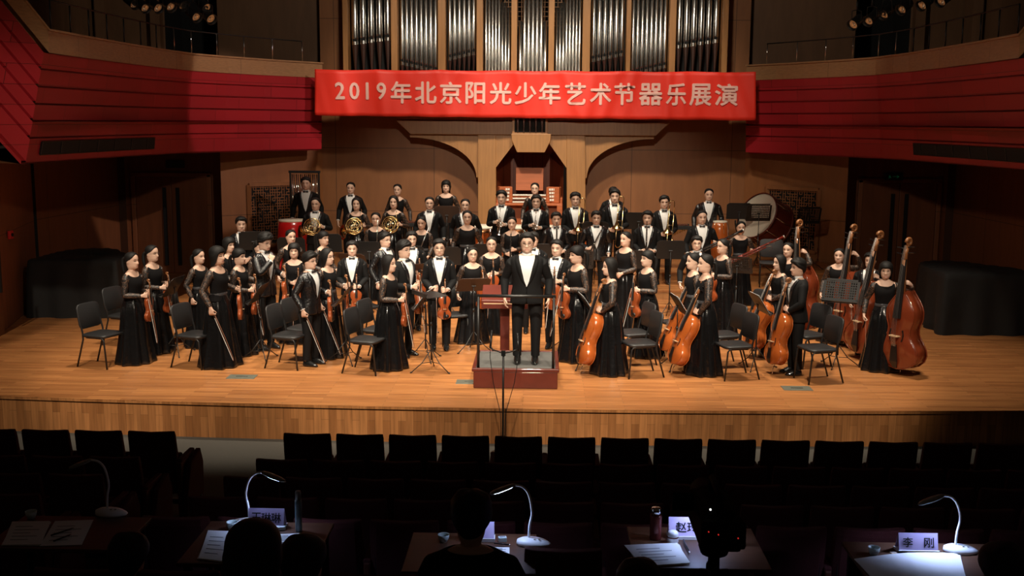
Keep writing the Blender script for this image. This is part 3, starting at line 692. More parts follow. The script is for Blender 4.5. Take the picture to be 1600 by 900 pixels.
def make_trombone():
    root = empty('trombone')
    g = MB(); w = .055
    g.tube([(-w, 0, .42), (-w, 0, -.36)]+[(-w*math.cos(a), 0, -.36-w*math.sin(a)) for a in [PI*i/10 for i in range(1, 10)]]+[(w, 0, -.36), (w, 0, .30)], .0075, 8); g.build('slide', M['brass'], root, smooth=True)
    for z in (.30, .10):
        g = MB(); g.tube([(-w, 0, z), (w, 0, z)], .006, 6); g.build('brace', M['silver'], root, smooth=True)
    g = MB(); g.tube([(w, 0, .30), (w, .0, .52)]+[(w*math.cos(a)*.8+w*.2, .0+.04*(1-math.cos(a))/2, .52+.05*math.sin(a)) for a in [PI*i/8 for i in range(1, 9)]]+[(-w*.6, .04, .45)], .0085, 8); g.build('tuning_bow', M['brass'], root, smooth=True)
    g = MB(); g.lathe([(.009, 0), (.012, .2), (.022, .36), (.045, .44), (.085, .49), (.10, .50), (.098, .497), (.04, .43), (.018, .35), (.008, .2)], 24, 0, Matrix.Translation((-w*.6, .04, .45)) @ Matrix.Rotation(R(180), 4, 'X'), cap=False); g.build('bell', M['brass'], root, smooth=True)
    g = MB(); g.lathe([(.005, 0), (.008, .04), (.018, .075), (.02, .08), (.008, .05)], 12, 0, Matrix.Translation((-w, 0, .42)), cap=False); g.build('mouthpiece', M['silver'], root, smooth=True)
    return root
def make_flute():
    root = empty('flute')
    g = MB(); g.tube([(0, 0, 0), (0, 0, .67)], .0095, 10); g.build('tube', M['silver'], root, smooth=True)
    g = MB(); g.box((0, -.010, .57), (.022, .008, .026)); g.build('lip_plate', M['silver'], root, bevel=.003)
    g = MB()
    for i in range(14): g.lathe([(.0075, 0), (.0075, .004)], 8, 0, Matrix.Translation((0, -.010, .04+i*.032)) @ Matrix.Rotation(R(90), 4, 'X'))
    g.tube([(.010, -.006, .03), (.010, -.006, .50)], .002, 5); g.build('keys', M['silver'], root)
    return root
def make_reed(name, L, belled, double):
    root = empty(name)
    g = MB(); g.lathe([(.026 if belled else .020, 0), (.017, .05), (.012, .10), (.0115, L*.5), (.0105, L*.86), (.012, L*.88), (.010, L-.04)], 14); g.build('body', M['blackwood'], root, smooth=True)
    g = MB(); g.tube([(0, 0, L-.04), (0, 0, L+.035)], [.006, .003] if double else [.011, .006], 8); g.build('reed' if double else 'mouthpiece', M['bridge'] if double else M['blackwood'], root, smooth=True)
    g = MB()
    for i in range(15): g.lathe([(.0085, 0), (.0085, .005)], 8, 0, Matrix.Translation(((-1)**i*.004, -.012, .09+i*(L-.18)/15)) @ Matrix.Rotation(R(90), 4, 'X'))
    for s in (-1, 1): g.tube([(s*.011, -.008, .08), (s*.011, -.008, L-.12)], .0026, 5)
    g.build('keywork', M['silver'], root)
    for z in (.055, L*.47, L*.86):
        g = MB(); g.lathe([(.0135, 0), (.0145, .003), (.0145, .011), (.0135, .014)], 14, 0, Matrix.Translation((0, 0, z))); g.build('ring', M['silver'], root, smooth=True)
    return root
def make_bassoon(dark):
    root = empty('bassoon'); m = M['blackwood'] if dark else M['bassoon']
    g = MB(); g.lathe([(.030, 0), (.034, .02), (.034, .40), (.030, .42)], 14, 0, Matrix.Diagonal((1.35, 1, 1, 1))); g.build('boot_joint', m, root, smooth=True)
    g = MB(); g.tube([(-.022, 0, .42), (-.022, 0, 1.0)], [.023, .020], 12); g.tube([(-.022, 0, 1.0), (-.022, 0, 1.34)], [.020, .027], 12); g.build('long_joint', m, root, smooth=True)
    g = MB(); g.tube([(.025, 0, .42), (.025, 0, .92)], [.019, .016], 12); g.build('wing_joint', m, root, smooth=True)
    g = MB(); g.lathe([(.024, 0), (.030, .004), (.030, .022), (.021, .024), (.015, .01)], 16, 0, Matrix.Translation((-.022, 0, 1.33))); g.build('bell_ring', M['ivory'], root, smooth=True)
    g = MB(); g.tube([(.025, 0, .92), (.028, 0, .98), (.05, -.03, 1.03), (.09, -.09, 1.02), (.11, -.14, .97), (.115, -.17, .94)], [.006, .006, .005, .004, .003, .003], 7); g.build('crook', M['silver'], root, smooth=True)
    g = MB()
    for i in range(16): g.lathe([(.010, 0), (.010, .006)], 8, 0, Matrix.Translation((.02*(-1)**i, -.036 if i < 5 else -.024, .06+i*.075)) @ Matrix.Rotation(R(90), 4, 'X'))
    g.tube([(0, -.034, .05), (0, -.034, .40)], .004, 5); g.tube([(-.022, -.026, .45), (-.022, -.026, 1.2)], .004, 5); g.tube([(.025, -.022, .45), (.025, -.022, .88)], .003, 5)
    g.build('keywork', M['silver'], root)
    return root
# ------------------------------------------------------------------ furniture of the orchestra
def make_chair(grey=False):
    """orchestra chair, its front towards -Y"""
    root = empty('orchestra_chair'); vm = M['litvinyl'] if grey else M['blackplastic']
    g = MB(); rings = []
    for z, k in ((-.018, .94), (-.006, 1), (.012, 1), (.022, .95)):
        rings.append([Vector((.228*k*math.copysign(abs(math.cos(a))**.4, math.cos(a)), .215*k*math.copysign(abs(math.sin(a))**.4, math.sin(a))-.01, .452+z)) for a in [2*PI*i/28 for i in range(28)]])
    g.loft(rings, cap0=True, cap1=True); g.build('seat', vm, root, smooth=True)
    g = MB(); rings = []
    for dy, k in ((-.016, .95), (-.008, 1), (.008, 1), (.016, .95)):
        ring = []
        for i in range(28):
            a = 2*PI*i/28; x = .225*k*math.copysign(abs(math.cos(a))**.35, math.cos(a)); z = .175*k*math.copysign(abs(math.sin(a))**.35, math.sin(a))
            ring.append(Vector((x, .235+dy+(z)*.16-.35*x*x, .71+z)))
        rings.append(ring)
    g.loft(rings, cap0=True, cap1=True); g.build('backrest', vm, root, smooth=True)
    for s in (-1, 1):
        g = MB(); g.tube([(s*.205, -.225, 0), (s*.205, -.19, .40), (s*.205, -.165, .432), (s*.205, .10, .432)], .0125, 8); g.build('front_leg', M['blackmetal'], root, smooth=True)
        g = MB(); g.tube([(s*.205, .285, 0), (s*.205, .16, .40), (s*.205, .165, .50), (s*.205, .225, .72), (s*.205, .24, .80)], .0125, 8); g.build('back_leg', M['blackmetal'], root, smooth=True)
    g = MB(); g.tube([(-.205, .10, .43), (.205, .10, .43)], .011, 8); g.tube([(-.205, -.15, .43), (.205, -.15, .43)], .011, 8); g.build('crossbar', M['blackmetal'], root, smooth=True)
    return root
def make_stand(h=1.05, tilt=25, desk='plain', paper=False, flat=False):
    """music stand; the desk's open face looks towards -Y (at its player)"""
    root = empty('music_stand')
    g = MB(); g.tube([(0, 0, .16), (0, 0, h*.62)], .011, 8); g.tube([(0, 0, h*.6), (0, 0, h-.02)], .0075, 8); g.lathe([(.016, 0), (.016, .05)], 10, 0, Matrix.Translation((0, 0, h*.6))); g.build('pole', M['blackmetal'], root, smooth=True)
    for i in range(3):
        a = 2*PI*i/3+.5; c, s = math.cos(a), math.sin(a)
        g = MB(); g.tube([(c*.012, s*.012, .30), (c*.14, s*.14, .13), (c*.30, s*.30, .012)], .007, 7); g.tube([(c*.012, s*.012, .13), (c*.15, s*.15, .125)], .005, 6); l = g.build('leg', M['blackmetal'], root, smooth=True)
        g = MB(); g.tube([(c*.285, s*.285, .018), (c*.318, s*.318, .010)], .010, 7); g.build('rubber_foot', M['blackplastic'], l, smooth=True)
    D = Matrix.Translation((0, -.01, h)) @ Matrix.Rotation(R(-(tilt if not flat else 88)), 4, 'X')
    g = MB(); W_, H_ = .25, .17
    poly = [(-W_, -H_), (W_, -H_), (W_, H_-.04), (W_-.05, H_), (-W_+.05, H_), (-W_, H_-.04)]
    if desk == 'perforated':
        nx, nz = 14, 7; vs = []; fs = []
        x0, z0 = -W_+.03, -H_+.05; dx, dz = (2*W_-.06)/nx, (2*H_-.09)/nz
        g.box((0, 0, -H_+.02), (2*W_, .006, .06)); g.box((0, 0, H_-.012), (2*W_-.06, .006, .03)); g.box((-W_+.012, 0, -.0), (.034, .006, 2*H_-.05)); g.box((W_-.012, 0, 0), (.034, .006, 2*H_-.05))
        for i in range(nx+1): g.box((x0+i*dx, 0, 0), (dx*.42, .005, 2*H_-.06))
        for j in range(nz+1): g.box((0, .0, z0+j*dz), (2*W_-.04, .004, dz*.42))
        g.xform(D); g.build('desk', M['blackmetal'], root)
    else:
        n = len(poly)
        g.add([(x, -.003, z) for x, z in poly]+[(x, .003, z) for x, z in poly], [tuple(range(n)), tuple(range(2*n-1, n-1, -1))]+[(i, (i+1) % n, n+(i+1) % n, n+i) for i in range(n)])
        g.xform(D); g.build('desk', M['standbrown'] if desk == 'brown' else M['blackmetal'], root, bevel=.002)
    g = MB(); g.box((0, -.028, -H_+.002), (2*W_, .055, .006)); g.box((0, -.054, -H_+.012), (2*W_, .005, .022)); g.xform(D); g.build('ledge', M['standbrown'] if desk == 'brown' else M['blackmetal'], root)
    g = MB(); g.lathe([(.012, -.03), (.012, .03)], 8, 0, Matrix.Translation((0, .006, h-.02)) @ Matrix.Rotation(R(90), 4, 'Y')); g.build('hinge', M['blackmetal'], root)
    return root
# ------------------------------------------------------------------ people
ANG = [0, 11, 23, 37, 53, 73, 97, 122, 150, 180]
ANGF = ANG + [-a for a in reversed(ANG[1:-1])]
H0 = 1.652
TORSO = {
 'm': [(.775, .150, .095, .105, .005), (.84, .168, .105, .125, .005), (.91, .160, .105, .115, 0), (.98, .143, .098, .095, 0), (1.06, .145, .102, .092, 0), (1.13, .153, .110, .098, 0),
       (1.19, .163, .115, .105, 0), (1.25, .168, .110, .108, .005), (1.318, .168, .090, .100, .008), (1.356, .150, .068, .084, .010), (1.377, .104, .055, .070, .010), (1.394, .062, .050, .060, .006)],
 'f': [(.775, .150, .095, .110, .005), (.84, .166, .105, .128, .005), (.91, .154, .102, .112, 0), (.98, .126, .088, .086, 0), (1.06, .118, .086, .080, 0), (1.13, .130, .104, .085, 0),
       (1.19, .142, .122, .092, 0), (1.25, .148, .108, .095, .004), (1.314, .149, .080, .088, .008), (1.351, .130, .060, .074, .010), (1.372, .088, .049, .060, .010), (1.391, .055, .044, .054, .006)]}
HEAD = [(1.398, .052, -.048, .056, .5), (1.422, .053, -.054, .058, .5), (1.432, .050, -.082, .058, .6), (1.445, .057, -.092, .062, .8), (1.457, .061, -.094, .066, .9), (1.464, .063, -.095, .068, 1), (1.474, .065, -.095, .071, 1),
        (1.487, .067, -.093, .075, 1), (1.497, .069, -.093, .079, 1), (1.508, .070, -.093, .083, 1), (1.520, .0715, -.092, .087, 1), (1.532, .073, -.090, .090, 1), (1.5425, .074, -.090, .092, 1), (1.555, .0745, -.093, .094, 1), (1.561, .075, -.094, .095, 1),
        (1.590, .076, -.090, .096, 1), (1.614, .070, -.078, .088, 1), (1.634, .054, -.056, .070, 1), (1.646, .032, -.030, .044, 1)]
NOSE = {1.487: (.004, 0), 1.497: (.024, .012), 1.508: (.029, .010), 1.520: (.018, .004), 1.532: (.009, 0), 1.5425: (.005, 0)}
def ell(a, w, df, db, cy, p=1.0, dw=0):
    s, c = math.sin(R(a)), math.cos(R(a))
    f = lambda t: math.copysign(abs(t)**p, t)
    return Vector((w*f(s), cy - (df if c > 0 else db)*f(c), 0))
def torso_ring(sex, i, infl, build=1.0, angs=ANGF, op=None):
    z, w, df, db, cy = TORSO[sex][i]
    w = w*build+infl; df = df*build+infl; db = db*build+infl
    out = []
    for a in angs:
        if op: a = math.copysign(op+abs(a)*(180-op)/180, a if a != 0 else 1)
        v = ell(a, w, df, db, cy, .86 if i < 9 else 1.0); v.z = z; out.append(v)
    return out
def head_ring(k):
    z, w, yf, yb, sharp = HEAD[k]; out = []
    for a in ANGF:
        s, c = math.sin(R(a)), math.cos(R(a))
        x = w*1.05*s
        if c > 0 and sharp < 1: x = w*1.05*s*(1-(1-sharp)*c*.8)
        y = (yf if c > 0 else -yb)*abs(c)**(1.0 if c > 0 else .9)
        if c > 0: y = yf*c; 
        else: y = yb*abs(c)
        if z in NOSE and abs(a) <= 12: y -= NOSE[z][0 if a == 0 else 1]
        if 1.53 < z < 1.545 and 20 < abs(a) < 40: y += .006
        if abs(a) == 97 and 1.50 < z < 1.56: x += math.copysign(.013 if z < 1.55 else .006, x); y += .010
        out.append(Vector((x, y, z)))
    return out
HR = [head_ring(k) for k in range(len(HEAD))]
def head_pt(i, z):
    if z <= HEAD[3][0]: z0 = HEAD[5][0]; p = HR[5][i].copy(); p.z = z; return p
    for k in range(len(HEAD)-1):
        if HEAD[k][0] <= z <= HEAD[k+1][0]:
            return HR[k][i].lerp(HR[k+1][i], (z-HEAD[k][0])/(HEAD[k+1][0]-HEAD[k][0]))
    k = len(HEAD)-1; t = min((z-HEAD[k][0])/(1.652-HEAD[k][0]), 1)
    return HR[k][i].lerp(Vector((0, .006, 1.652)), t)
A10 = [155, 122, 90, 58, 25, -25, -58, -90, -122, -155]
ARM_R = [(-.0, .058), (.16, .054), (.5, .046), (.85, .041), (1.0, .040), (1.15, .041), (1.4, .038), (1.7, .031), (2.0, .0245)]
def arm_solve(sh, wr, pole, l1=.278, l2=.245):
    d = wr-sh; L = d.length
    if L > (l1+l2)*.995: d = d*((l1+l2)*.995/L); L = d.length; wr = sh+d
    if L < .12: d = d.normalized()*.12; L = .12; wr = sh+d
    a = (l1*l1-l2*l2+L*L)/(2*L); h = math.sqrt(max(l1*l1-a*a, 0)); dn = d.normalized()
    pp = (pole-dn*pole.dot(dn)).normalized()
    return sh+dn*a+pp*h, wr
def arm_rings(sh, el, wr, back, infl=0.0, until=2.0, scale=1.0):
    cs = []
    for t, r in ARM_R:
        if t > until+1e-6: break
        c = sh.lerp(el, t) if t <= 1 else el.lerp(wr, t-1)
        d = (el-sh).normalized() if t < .9 else ((wr-el).normalized() if t > 1.1 else ((el-sh).normalized()+(wr-el).normalized()).normalized())
        if t == 0: c = c+d*.02
        cs.append((c, d, r))
    v = back - cs[-1][1]*back.dot(cs[-1][1]); v = v.normalized() if v.length > 1e-4 else cs[-1][1].orthogonal().normalized()
    rings = []
    for c, d, r in reversed(cs):
        v = v-d*v.dot(d); v = v.normalized() if v.length > 1e-5 else d.orthogonal().normalized()
        u = d.cross(v)
        rr = r*scale+infl
        rings.append([c+u*(rr*math.cos(R(a)))+v*(rr*math.sin(R(a))) for a in A10])
    rings.reverse(); return rings
def hand_geo(mb, base, wr, hd, back, side, curl, spread=.12):
    """palm, four fingers and a thumb grown from the wrist ring (its first vertex index is base)"""
    v = (back-hd*back.dot(hd)).normalized(); u = hd.cross(v); th = side  # thumb lies on u*side
    prev = base; ring_ix = []
    for dist, w, t in ((.022, .026, .017), (.050, .037, .0145), (.088, .040, .0125)):
        c = wr+hd*dist
        pts = [c-u*(k*w/2)*-1 + v*t for k in (-2, -1, 0, 1, 2)]+[c-u*(k*w/2)*-1 - v*t for k in (2, 1, 0, -1, -2)]
        # same order as the arm ring: -u .. +u along the back, then +u .. -u along the palm
        o = mb.add(pts, [])
        for j in range(10): mb.f.append((prev+j, prev+(j+1) % 10, o+(j+1) % 10, o+j)); mb.m.append(0)
        ring_ix.append(o); prev = o
    # remove the side quad where the thumb grows (between palm rings 0 and 1)
    o0, o1 = ring_ix[0], ring_ix[1]
    if th > 0: q = (4, 5)
    else: q = (9, 0)
    key = (o0+q[0], o0+q[1], o1+q[1], o1+q[0])
    for i in range(len(mb.f)-1, -1, -1):
        if set(mb.f[i]) == set(key): del mb.f[i]; del mb.m[i]; break
    loop = [o0+q[0], o0+q[1], o1+q[1], o1+q[0]]
    c = sum((Vector(mb.v[i]) for i in loop), Vector())/4
    d = (u*th*.62+hd*.72-v*(.25+.5*curl/60)).normalized()
    for s, L, r in ((0, .030, .0115), (1, .026, .0105), (2, .018, .007)):
        c = c+d*L; e1 = (hd-d*hd.dot(d)).normalized(); e2 = d.cross(e1)
        pts = []
        for i in loop if s == 0 else range(4):
            pts.append(None)
        ref = [Vector(mb.v[i]) for i in loop]; cc = sum(ref, Vector())/4
        # keep the loop order by projecting the previous loop
        pts = [c+((e1*(p-cc).dot(e1)+e2*(p-cc).dot(e2)).normalized())*r for p in ref]
        o = mb.add(pts, [(loop[j], loop[(j+1) % 4], 0, 0) for j in range(0)])
        for j in range(4): mb.f.append((loop[j], loop[(j+1) % 4], o+(j+1) % 4, o+j)); mb.m.append(0)
        loop = [o, o+1, o+2, o+3]
        d = (d+hd*.25-u*th*.25*curl/50-v*.25*curl/50).normalized()
    mb.f.append(tuple(loop)); mb.m.append(0)
    o = ring_ix[2]
    for f in range(4):
        loop = [o+f, o+f+1, o+8-f, o+9-f]
        kk = f if th > 0 else 3-f          # 0 little finger ... 3 index
        lens = (.060, .074, .080, .072)[kk]
        c = sum((Vector(mb.v[i]) for i in loop), Vector())/4
        ang = 0; sp = (kk-1.5)*.05*th*spread*5
        for s, k in ((0, .42), (1, .33), (2, .25)):
            ang += R(curl)*(1.0, 1.15, .8)[s]
            d = (hd*math.cos(ang)-v*math.sin(ang)+u*sp).normalized()
            n = (v*math.cos(ang)+hd*math.sin(ang)).normalized()
            c = c+d*lens*k
            w = .0098-.0012*s; t = .0092-.0012*s
            pts = [c-u*w+n*t, c+u*w+n*t, c+u*w-n*t, c-u*w-n*t]
            q = mb.add(pts, [])
            for j in range(4): mb.f.append((loop[j], loop[(j+1) % 4], q+(j+1) % 4, q+j)); mb.m.append(0)
            loop = [q, q+1, q+2, q+3]
        mb.f.append(tuple(loop)); mb.m.append(0)
def bridge_patch(mb, loop, ring_pts):
    """weld an arm's first ring (10 points) to the 10-vertex hole in the torso"""
    L = [Vector(mb.v[i]) for i in loop]
    best = None
    for rev in (0, 1):
        pts = list(reversed(ring_pts)) if rev else list(ring_pts)
        for k in range(10):
            s = sum((L[j]-pts[(j+k) % 10]).length for j in range(10))
            if best is None or s < best[0]: best = (s, rev, k)
    _, rev, k = best
    o = mb.add(ring_pts, [])
    idx = list(range(o, o+10)); order = list(reversed(idx)) if rev else idx
    for j in range(10):
        mb.f.append((loop[j], loop[(j+1) % 10], order[(j+1+k) % 10], order[(j+k) % 10])); mb.m.append(0)
    return o
def loft_rings(mb, o, rings):
    for r in rings:
        q = mb.add(r, [])
        for j in range(10): mb.f.append((o+j, o+(j+1) % 10, q+(j+1) % 10, q+j)); mb.m.append(0)
        o = q
    return o
def torso_grid(mb, rings, n, closed, holes, skip=None):
    """rings of n points; leaves the armholes open; returns the first index of each ring"""
    st = [mb.add(r, []) for r in rings]
    for i in range(len(rings)-1):
        for j in range(n if closed else n-1):
            if holes and holes[0] <= i < holes[0]+3 and (j in (5, 6) or j in (n_left(n, 7), n_left(n, 6))): continue
            if skip and skip(i, j): continue
            mb.f.append((st[i]+j, st[i]+(j+1) % n, st[i+1]+(j+1) % n, st[i+1]+j)); mb.m.append(0)
    return st
def n_left(n, c): return 18-c
def hole_loop(st, r0, side):
    C = (5, 6, 7) if side > 0 else (18-5, 18-6, 18-7)
    a, b_, c = C
    return [st[r0]+a, st[r0]+b_, st[r0]+c, st[r0+1]+c, st[r0+2]+c, st[r0+3]+c, st[r0+3]+b_, st[r0+3]+a, st[r0+2]+a, st[r0+1]+a]
LEGA = [i*20 for i in range(10)]+[240, 300]
def leg_rings(hip, kn, an, side, rad):
    """12-point rings down a leg: outer half first, as the hip ring is cut"""
    out = []
    for t, r in rad:
        c = hip.lerp(kn, t) if t <= 1 else kn.lerp(an, t-1)
        d = (kn-hip).normalized() if t < .9 else ((an-kn).normalized() if t > 1.1 else ((kn-hip).normalized()+(an-kn).normalized()).normalized())
        s = Vector((side, 0, 0)); s = (s-d*s.dot(d)).normalized()
        f = d.cross(s)*side
        if f.y > 0 and abs(d.z) > .5: f = -f
        if abs(d.z) <= .5 and f.z < 0: f = -f
        out.append([c+f*(r*math.cos(R(a)))+s*(r*math.sin(R(a))) for a in LEGA])
    return out
def add_legs(mb, st0, legs, rad, foot=True):
    """splits the lowest hip ring (18 points from st0) into two legs"""
    front, back = Vector(mb.v[st0]), Vector(mb.v[st0+9])
    mid = mb.add([front.lerp(back, .33)-Vector((0, 0, .03)), front.lerp(back, .67)-Vector((0, 0, .03))], [])
    for side in (1, -1):
        if side > 0: loop = [st0+i for i in range(10)]+[mid+1, mid]
        else: loop = [st0]+[st0+18-i for i in range(1, 9)]+[st0+9]+[mid+1, mid]
        hip, kn, an = legs[side]
        rings = leg_rings(hip, kn, an, side, rad)
        if foot:
            hz = an.z-.075
            for z, yf, yb, w in ((hz+.045, .07, .05, .040), (hz+.022, .16, .062, .044), (hz+.004, .165, .062, .042)):
                rings.append([Vector((an.x+side*w*math.sin(R(a)), an.y-(yf if math.cos(R(a)) > 0 else yb)*math.cos(R(a)), z)) for a in LEGA])
        for r in rings:
            q = mb.add(r, [])
            for j in range(12): mb.f.append((loop[j], loop[(j+1) % 12], q+(j+1) % 12, q+j)); mb.m.append(0)
            loop = [q+j for j in range(12)]
        if foot: mb.f.append(tuple(loop)); mb.m.append(0)
BODYLEG = [(.12, .080), (.5, .068), (.92, .052), (1.1, .050), (1.35, .050), (1.7, .038), (1.95, .033)]
TROUS = [(.10, .094), (.5, .086), (.92, .074), (1.1, .072), (1.4, .068), (1.75, .062), (1.98, .060)]
def hair_mesh(kind, rnd):
    rows = []
    Z = {  # hairline height for each of ANG
     'short': (1.606, 1.606, 1.604, 1.598, 1.578, 1.545, 1.545, 1.495, 1.462, 1.458),
     'crew': (1.622, 1.622, 1.618, 1.610, 1.590, 1.560, 1.550, 1.51, 1.48, 1.475),
     'mop': (1.592, 1.590, 1.588, 1.585, 1.572, 1.535, 1.530, 1.48, 1.455, 1.452),
     'pony': (1.624, 1.622, 1.616, 1.604, 1.585, 1.555, 1.540, 1.50, 1.465, 1.46),
     'fringe': (1.577, 1.577, 1.576, 1.574, 1.560, 1.525, 1.535, 1.49, 1.465, 1.46),
     'bob': (1.575, 1.575, 1.574, 1.570, 1.545, 1.430, 1.415, 1.405, 1.40, 1.40),
     'long': (1.622, 1.616, 1.606, 1.590, 1.550, 1.40, 1.36, 1.30, 1.26, 1.25)}[kind]
    th = {'short': .026, 'crew': .012, 'mop': .032, 'pony': .011, 'fringe': .013, 'bob': .020, 'long': .016}[kind]
    mb = MB(); NR = 9; zt = 1.640
    for r in range(NR+1):
        t = r/NR; ring = []
        for i, a in enumerate(ANGF):
            zl = Z[i if i <= 9 else 18-i]+rnd.uniform(-.004, .004)
            z = zl+(zt-zl)*t
            if r == 0 and kind in ('short', 'mop') and abs(a) < 60: z += rnd.uniform(-.010, .006)
            p = head_pt(i, z)
            d = Vector((p.x, p.y-.005, max(0, (z-1.56))*1.1)).normalized()
            k = th*(.15 if r == 0 else .65 if r == 1 else 1)*(1+.25*rnd.uniform(-1, 1)*(kind in ('short', 'mop')))
            if kind in ('short', 'mop') and abs(a) > 95: k *= .6
            if kind in ('bob', 'long') and z < 1.46: k = th*1.1; d = Vector((p.x, p.y, 0)).normalized()
            if kind == 'long' and z < 1.42 and abs(a) < 100: k += .004
            q = p+d*k
            if kind == 'long' and z < 1.40: q.y = max(q.y, -.02); q.y += .02*(abs(a)/180)
            ring.append(q)
        rows.append(ring)
    mb.loft(rows, 0, True)
    o = mb.add([Vector((0, .006, 1.652+th*.95))], [])
    s = NR*18
    for j in range(18): mb.f.append((s+j, s+(j+1) % 18, o)); mb.m.append(0)
    if kind in ('pony', 'fringe'):
        z0 = rnd.uniform(1.53, 1.575)
        mb.tube([(0, .075, z0), (0, .115, z0+.012), (0, .145, z0-.02), (0, .150, z0-.09), (0, .135, z0-.17), (0, .125, z0-.23)], [.016, .022, .030, .030, .022, .006], 10)
    return mb
def person(spec):
    """one standing or seated figure: skin body as the top-level mesh, hair and clothes as its children"""
    sex = spec['sex']; s = spec['H']/H0; rnd = random.Random(spec.get('seed', 1)); bld = spec.get('build', 1.0)
    yaw, pit = R(spec.get('look', 0)), R(spec.get('nod', 0))
    HM = Matrix.Translation((0, 0, 1.415)) @ Matrix.Rotation(yaw, 4, 'Z') @ Matrix.Rotation(pit, 4, 'X') @ Matrix.Translation((0, 0, -1.415))
    def hs(p):
        return Vector((p.x*1.06, p.y*1.06, 1.652-(1.652-p.z)*1.085))
    def hd(p):
        q = hs(p); k = min(max((p.z-1.39)/.03, 0), 1); p = p.lerp(q, k*k*(3-2*k))
        t = min(max((p.z-1.385)/.05, 0), 1)
        return p.lerp(HM @ p, t) if t < 1 else HM @ p
    hipx = .088*bld if sex == 'm' else .082
    st = spec.get('stance', .0)
    legs = spec.get('legs') or {1: (Vector((hipx, 0, .80)), Vector((hipx+.012+st*.5, -.012, .46)), Vector((hipx+.012+st, .015, .082))), -1: (Vector((-hipx, 0, .80)), Vector((-hipx-.012-st*.5, -.012, .46)), Vector((-hipx-.012-st, .015, .082)))}
    mb = MB()
    slim = lambda i: bld*((.86 if sex == 'm' else .93) if 1 <= i <= 8 else ((.93 if sex == 'm' else 1) if i == 9 else 1))
    nk = .86 if sex == 'f' else .95
    rings = [torso_ring(sex, i, 0, slim(i)) for i in range(12)]+[[hd(Vector((p.x*nk, p.y*nk, p.z)) if k < 2 else p) for p in r] for k, r in enumerate(HR)]
    stt = torso_grid(mb, rings, 18, True, (6,))
    crown = mb.add([hd(Vector((0, .006, 1.652)))], [])
    for j in range(18): mb.f.append((stt[-1]+j, stt[-1]+(j+1) % 18, crown)); mb.m.append(0)
    # eyes, brows and lips are coloured faces of the same skin mesh
    zi = {round(h[0], 3): 12+k for k, h in enumerate(HEAD)}
    def paint(z, cols, mi):
        a = stt[zi[z]]
        for i, f in enumerate(mb.f):
            if len(f) == 4 and f[0]-a in cols and a <= f[0] < a+18: mb.m[i] = mi
    paint(1.532, (1, 2, 15, 16), 1)
    paint(1.555, (1, 2, 15, 16), 3)
    paint(1.464, (0, 1, 16, 17), 2)
    arms = {}
    for side in (1, -1):
        a = spec['arms'][side]
        sh = Vector((side*(TORSO[sex][8][1]*bld-.008), .004, 1.306))
        g = Vector(a['at']); hdv = a.get('dir'); back = Vector(a.get('back', (side, 0, .2)))
        pole = Vector(a.get('pole', (side*.45, .55, -.7)))
        if hdv is None:
            el, wr = arm_solve(sh, g+Vector((side*.02, .02, .02)), pole); hdv = (wr-el).normalized()
            el, wr = arm_solve(sh, g-hdv*.06, pole); hdv = (wr-el).normalized()
        else:
            hdv = Vector(hdv).normalized(); v = (back-hdv*back.dot(hdv)).normalized()
            el, wr = arm_solve(sh, g-hdv*.075+v*.018, pole)
        rs = arm_rings(sh, el, wr, back, 0, scale=.72)
        rs = [[p.lerp(q, i/8) for p, q in zip(a_, b_)] for i, (a_, b_) in enumerate(zip(rs, arm_rings(sh, el, wr, back, 0)))]
        o = bridge_patch(mb, hole_loop(stt, 6, side), rs[0])
        o = loft_rings(mb, o, rs[1:])
        # wrist ring order follows A10 (from -u over the back to +u)
        hand_geo(mb, o, wr, hdv, back, side, a.get('curl', 28))
        arms[side] = (sh, el, wr, back)
    add_legs(mb, stt[0], legs, BODYLEG)
    SCALE = Matrix.Scale(s, 4)
    root = mb.xform(SCALE).build('person', [M['skin'], M['eye'], M['lip'], M['brow']], None, smooth=True, sub=1)
    root.location = spec['loc']; root.rotation_euler = (0, 0, R(spec['rz']))
    tag(root, spec['label'], 'person', spec.get('group'))
    def child(m, name, mats, par=root, **k):
        return m.xform(SCALE).build(name, mats, par, **k)
    # hair
    h = hair_mesh(spec['hair'], rnd); h.v = [tuple(HM @ hs(Vector(v))) for v in h.v]
    child(h, 'hair', M['hair'], smooth=True, sub=1)
    if spec.get('glasses'):
        g = MB()
        for sd in (1, -1):
            g.tube([Vector((sd*.031+.023*math.cos(a), -.106+.010*abs(math.cos(a)*sd*.5+.5 if sd*math.cos(a) > 0 else 0), 1.536+.017*math.sin(a))) for a in [2*PI*i/14 for i in range(14)]], .0014, 5, closed=True)
            g.tube([(sd*.053, -.098, 1.540), (sd*.076, -.05, 1.541), (sd*.080, .012, 1.538)], .0013, 5)
        g.tube([(-.009, -.110, 1.540), (0, -.114, 1.542), (.009, -.110, 1.540)], .0013, 5)
        g.v = [tuple(HM @ hs(Vector(v))) for v in g.v]
        child(g, 'glasses', M['glasses'], smooth=True)
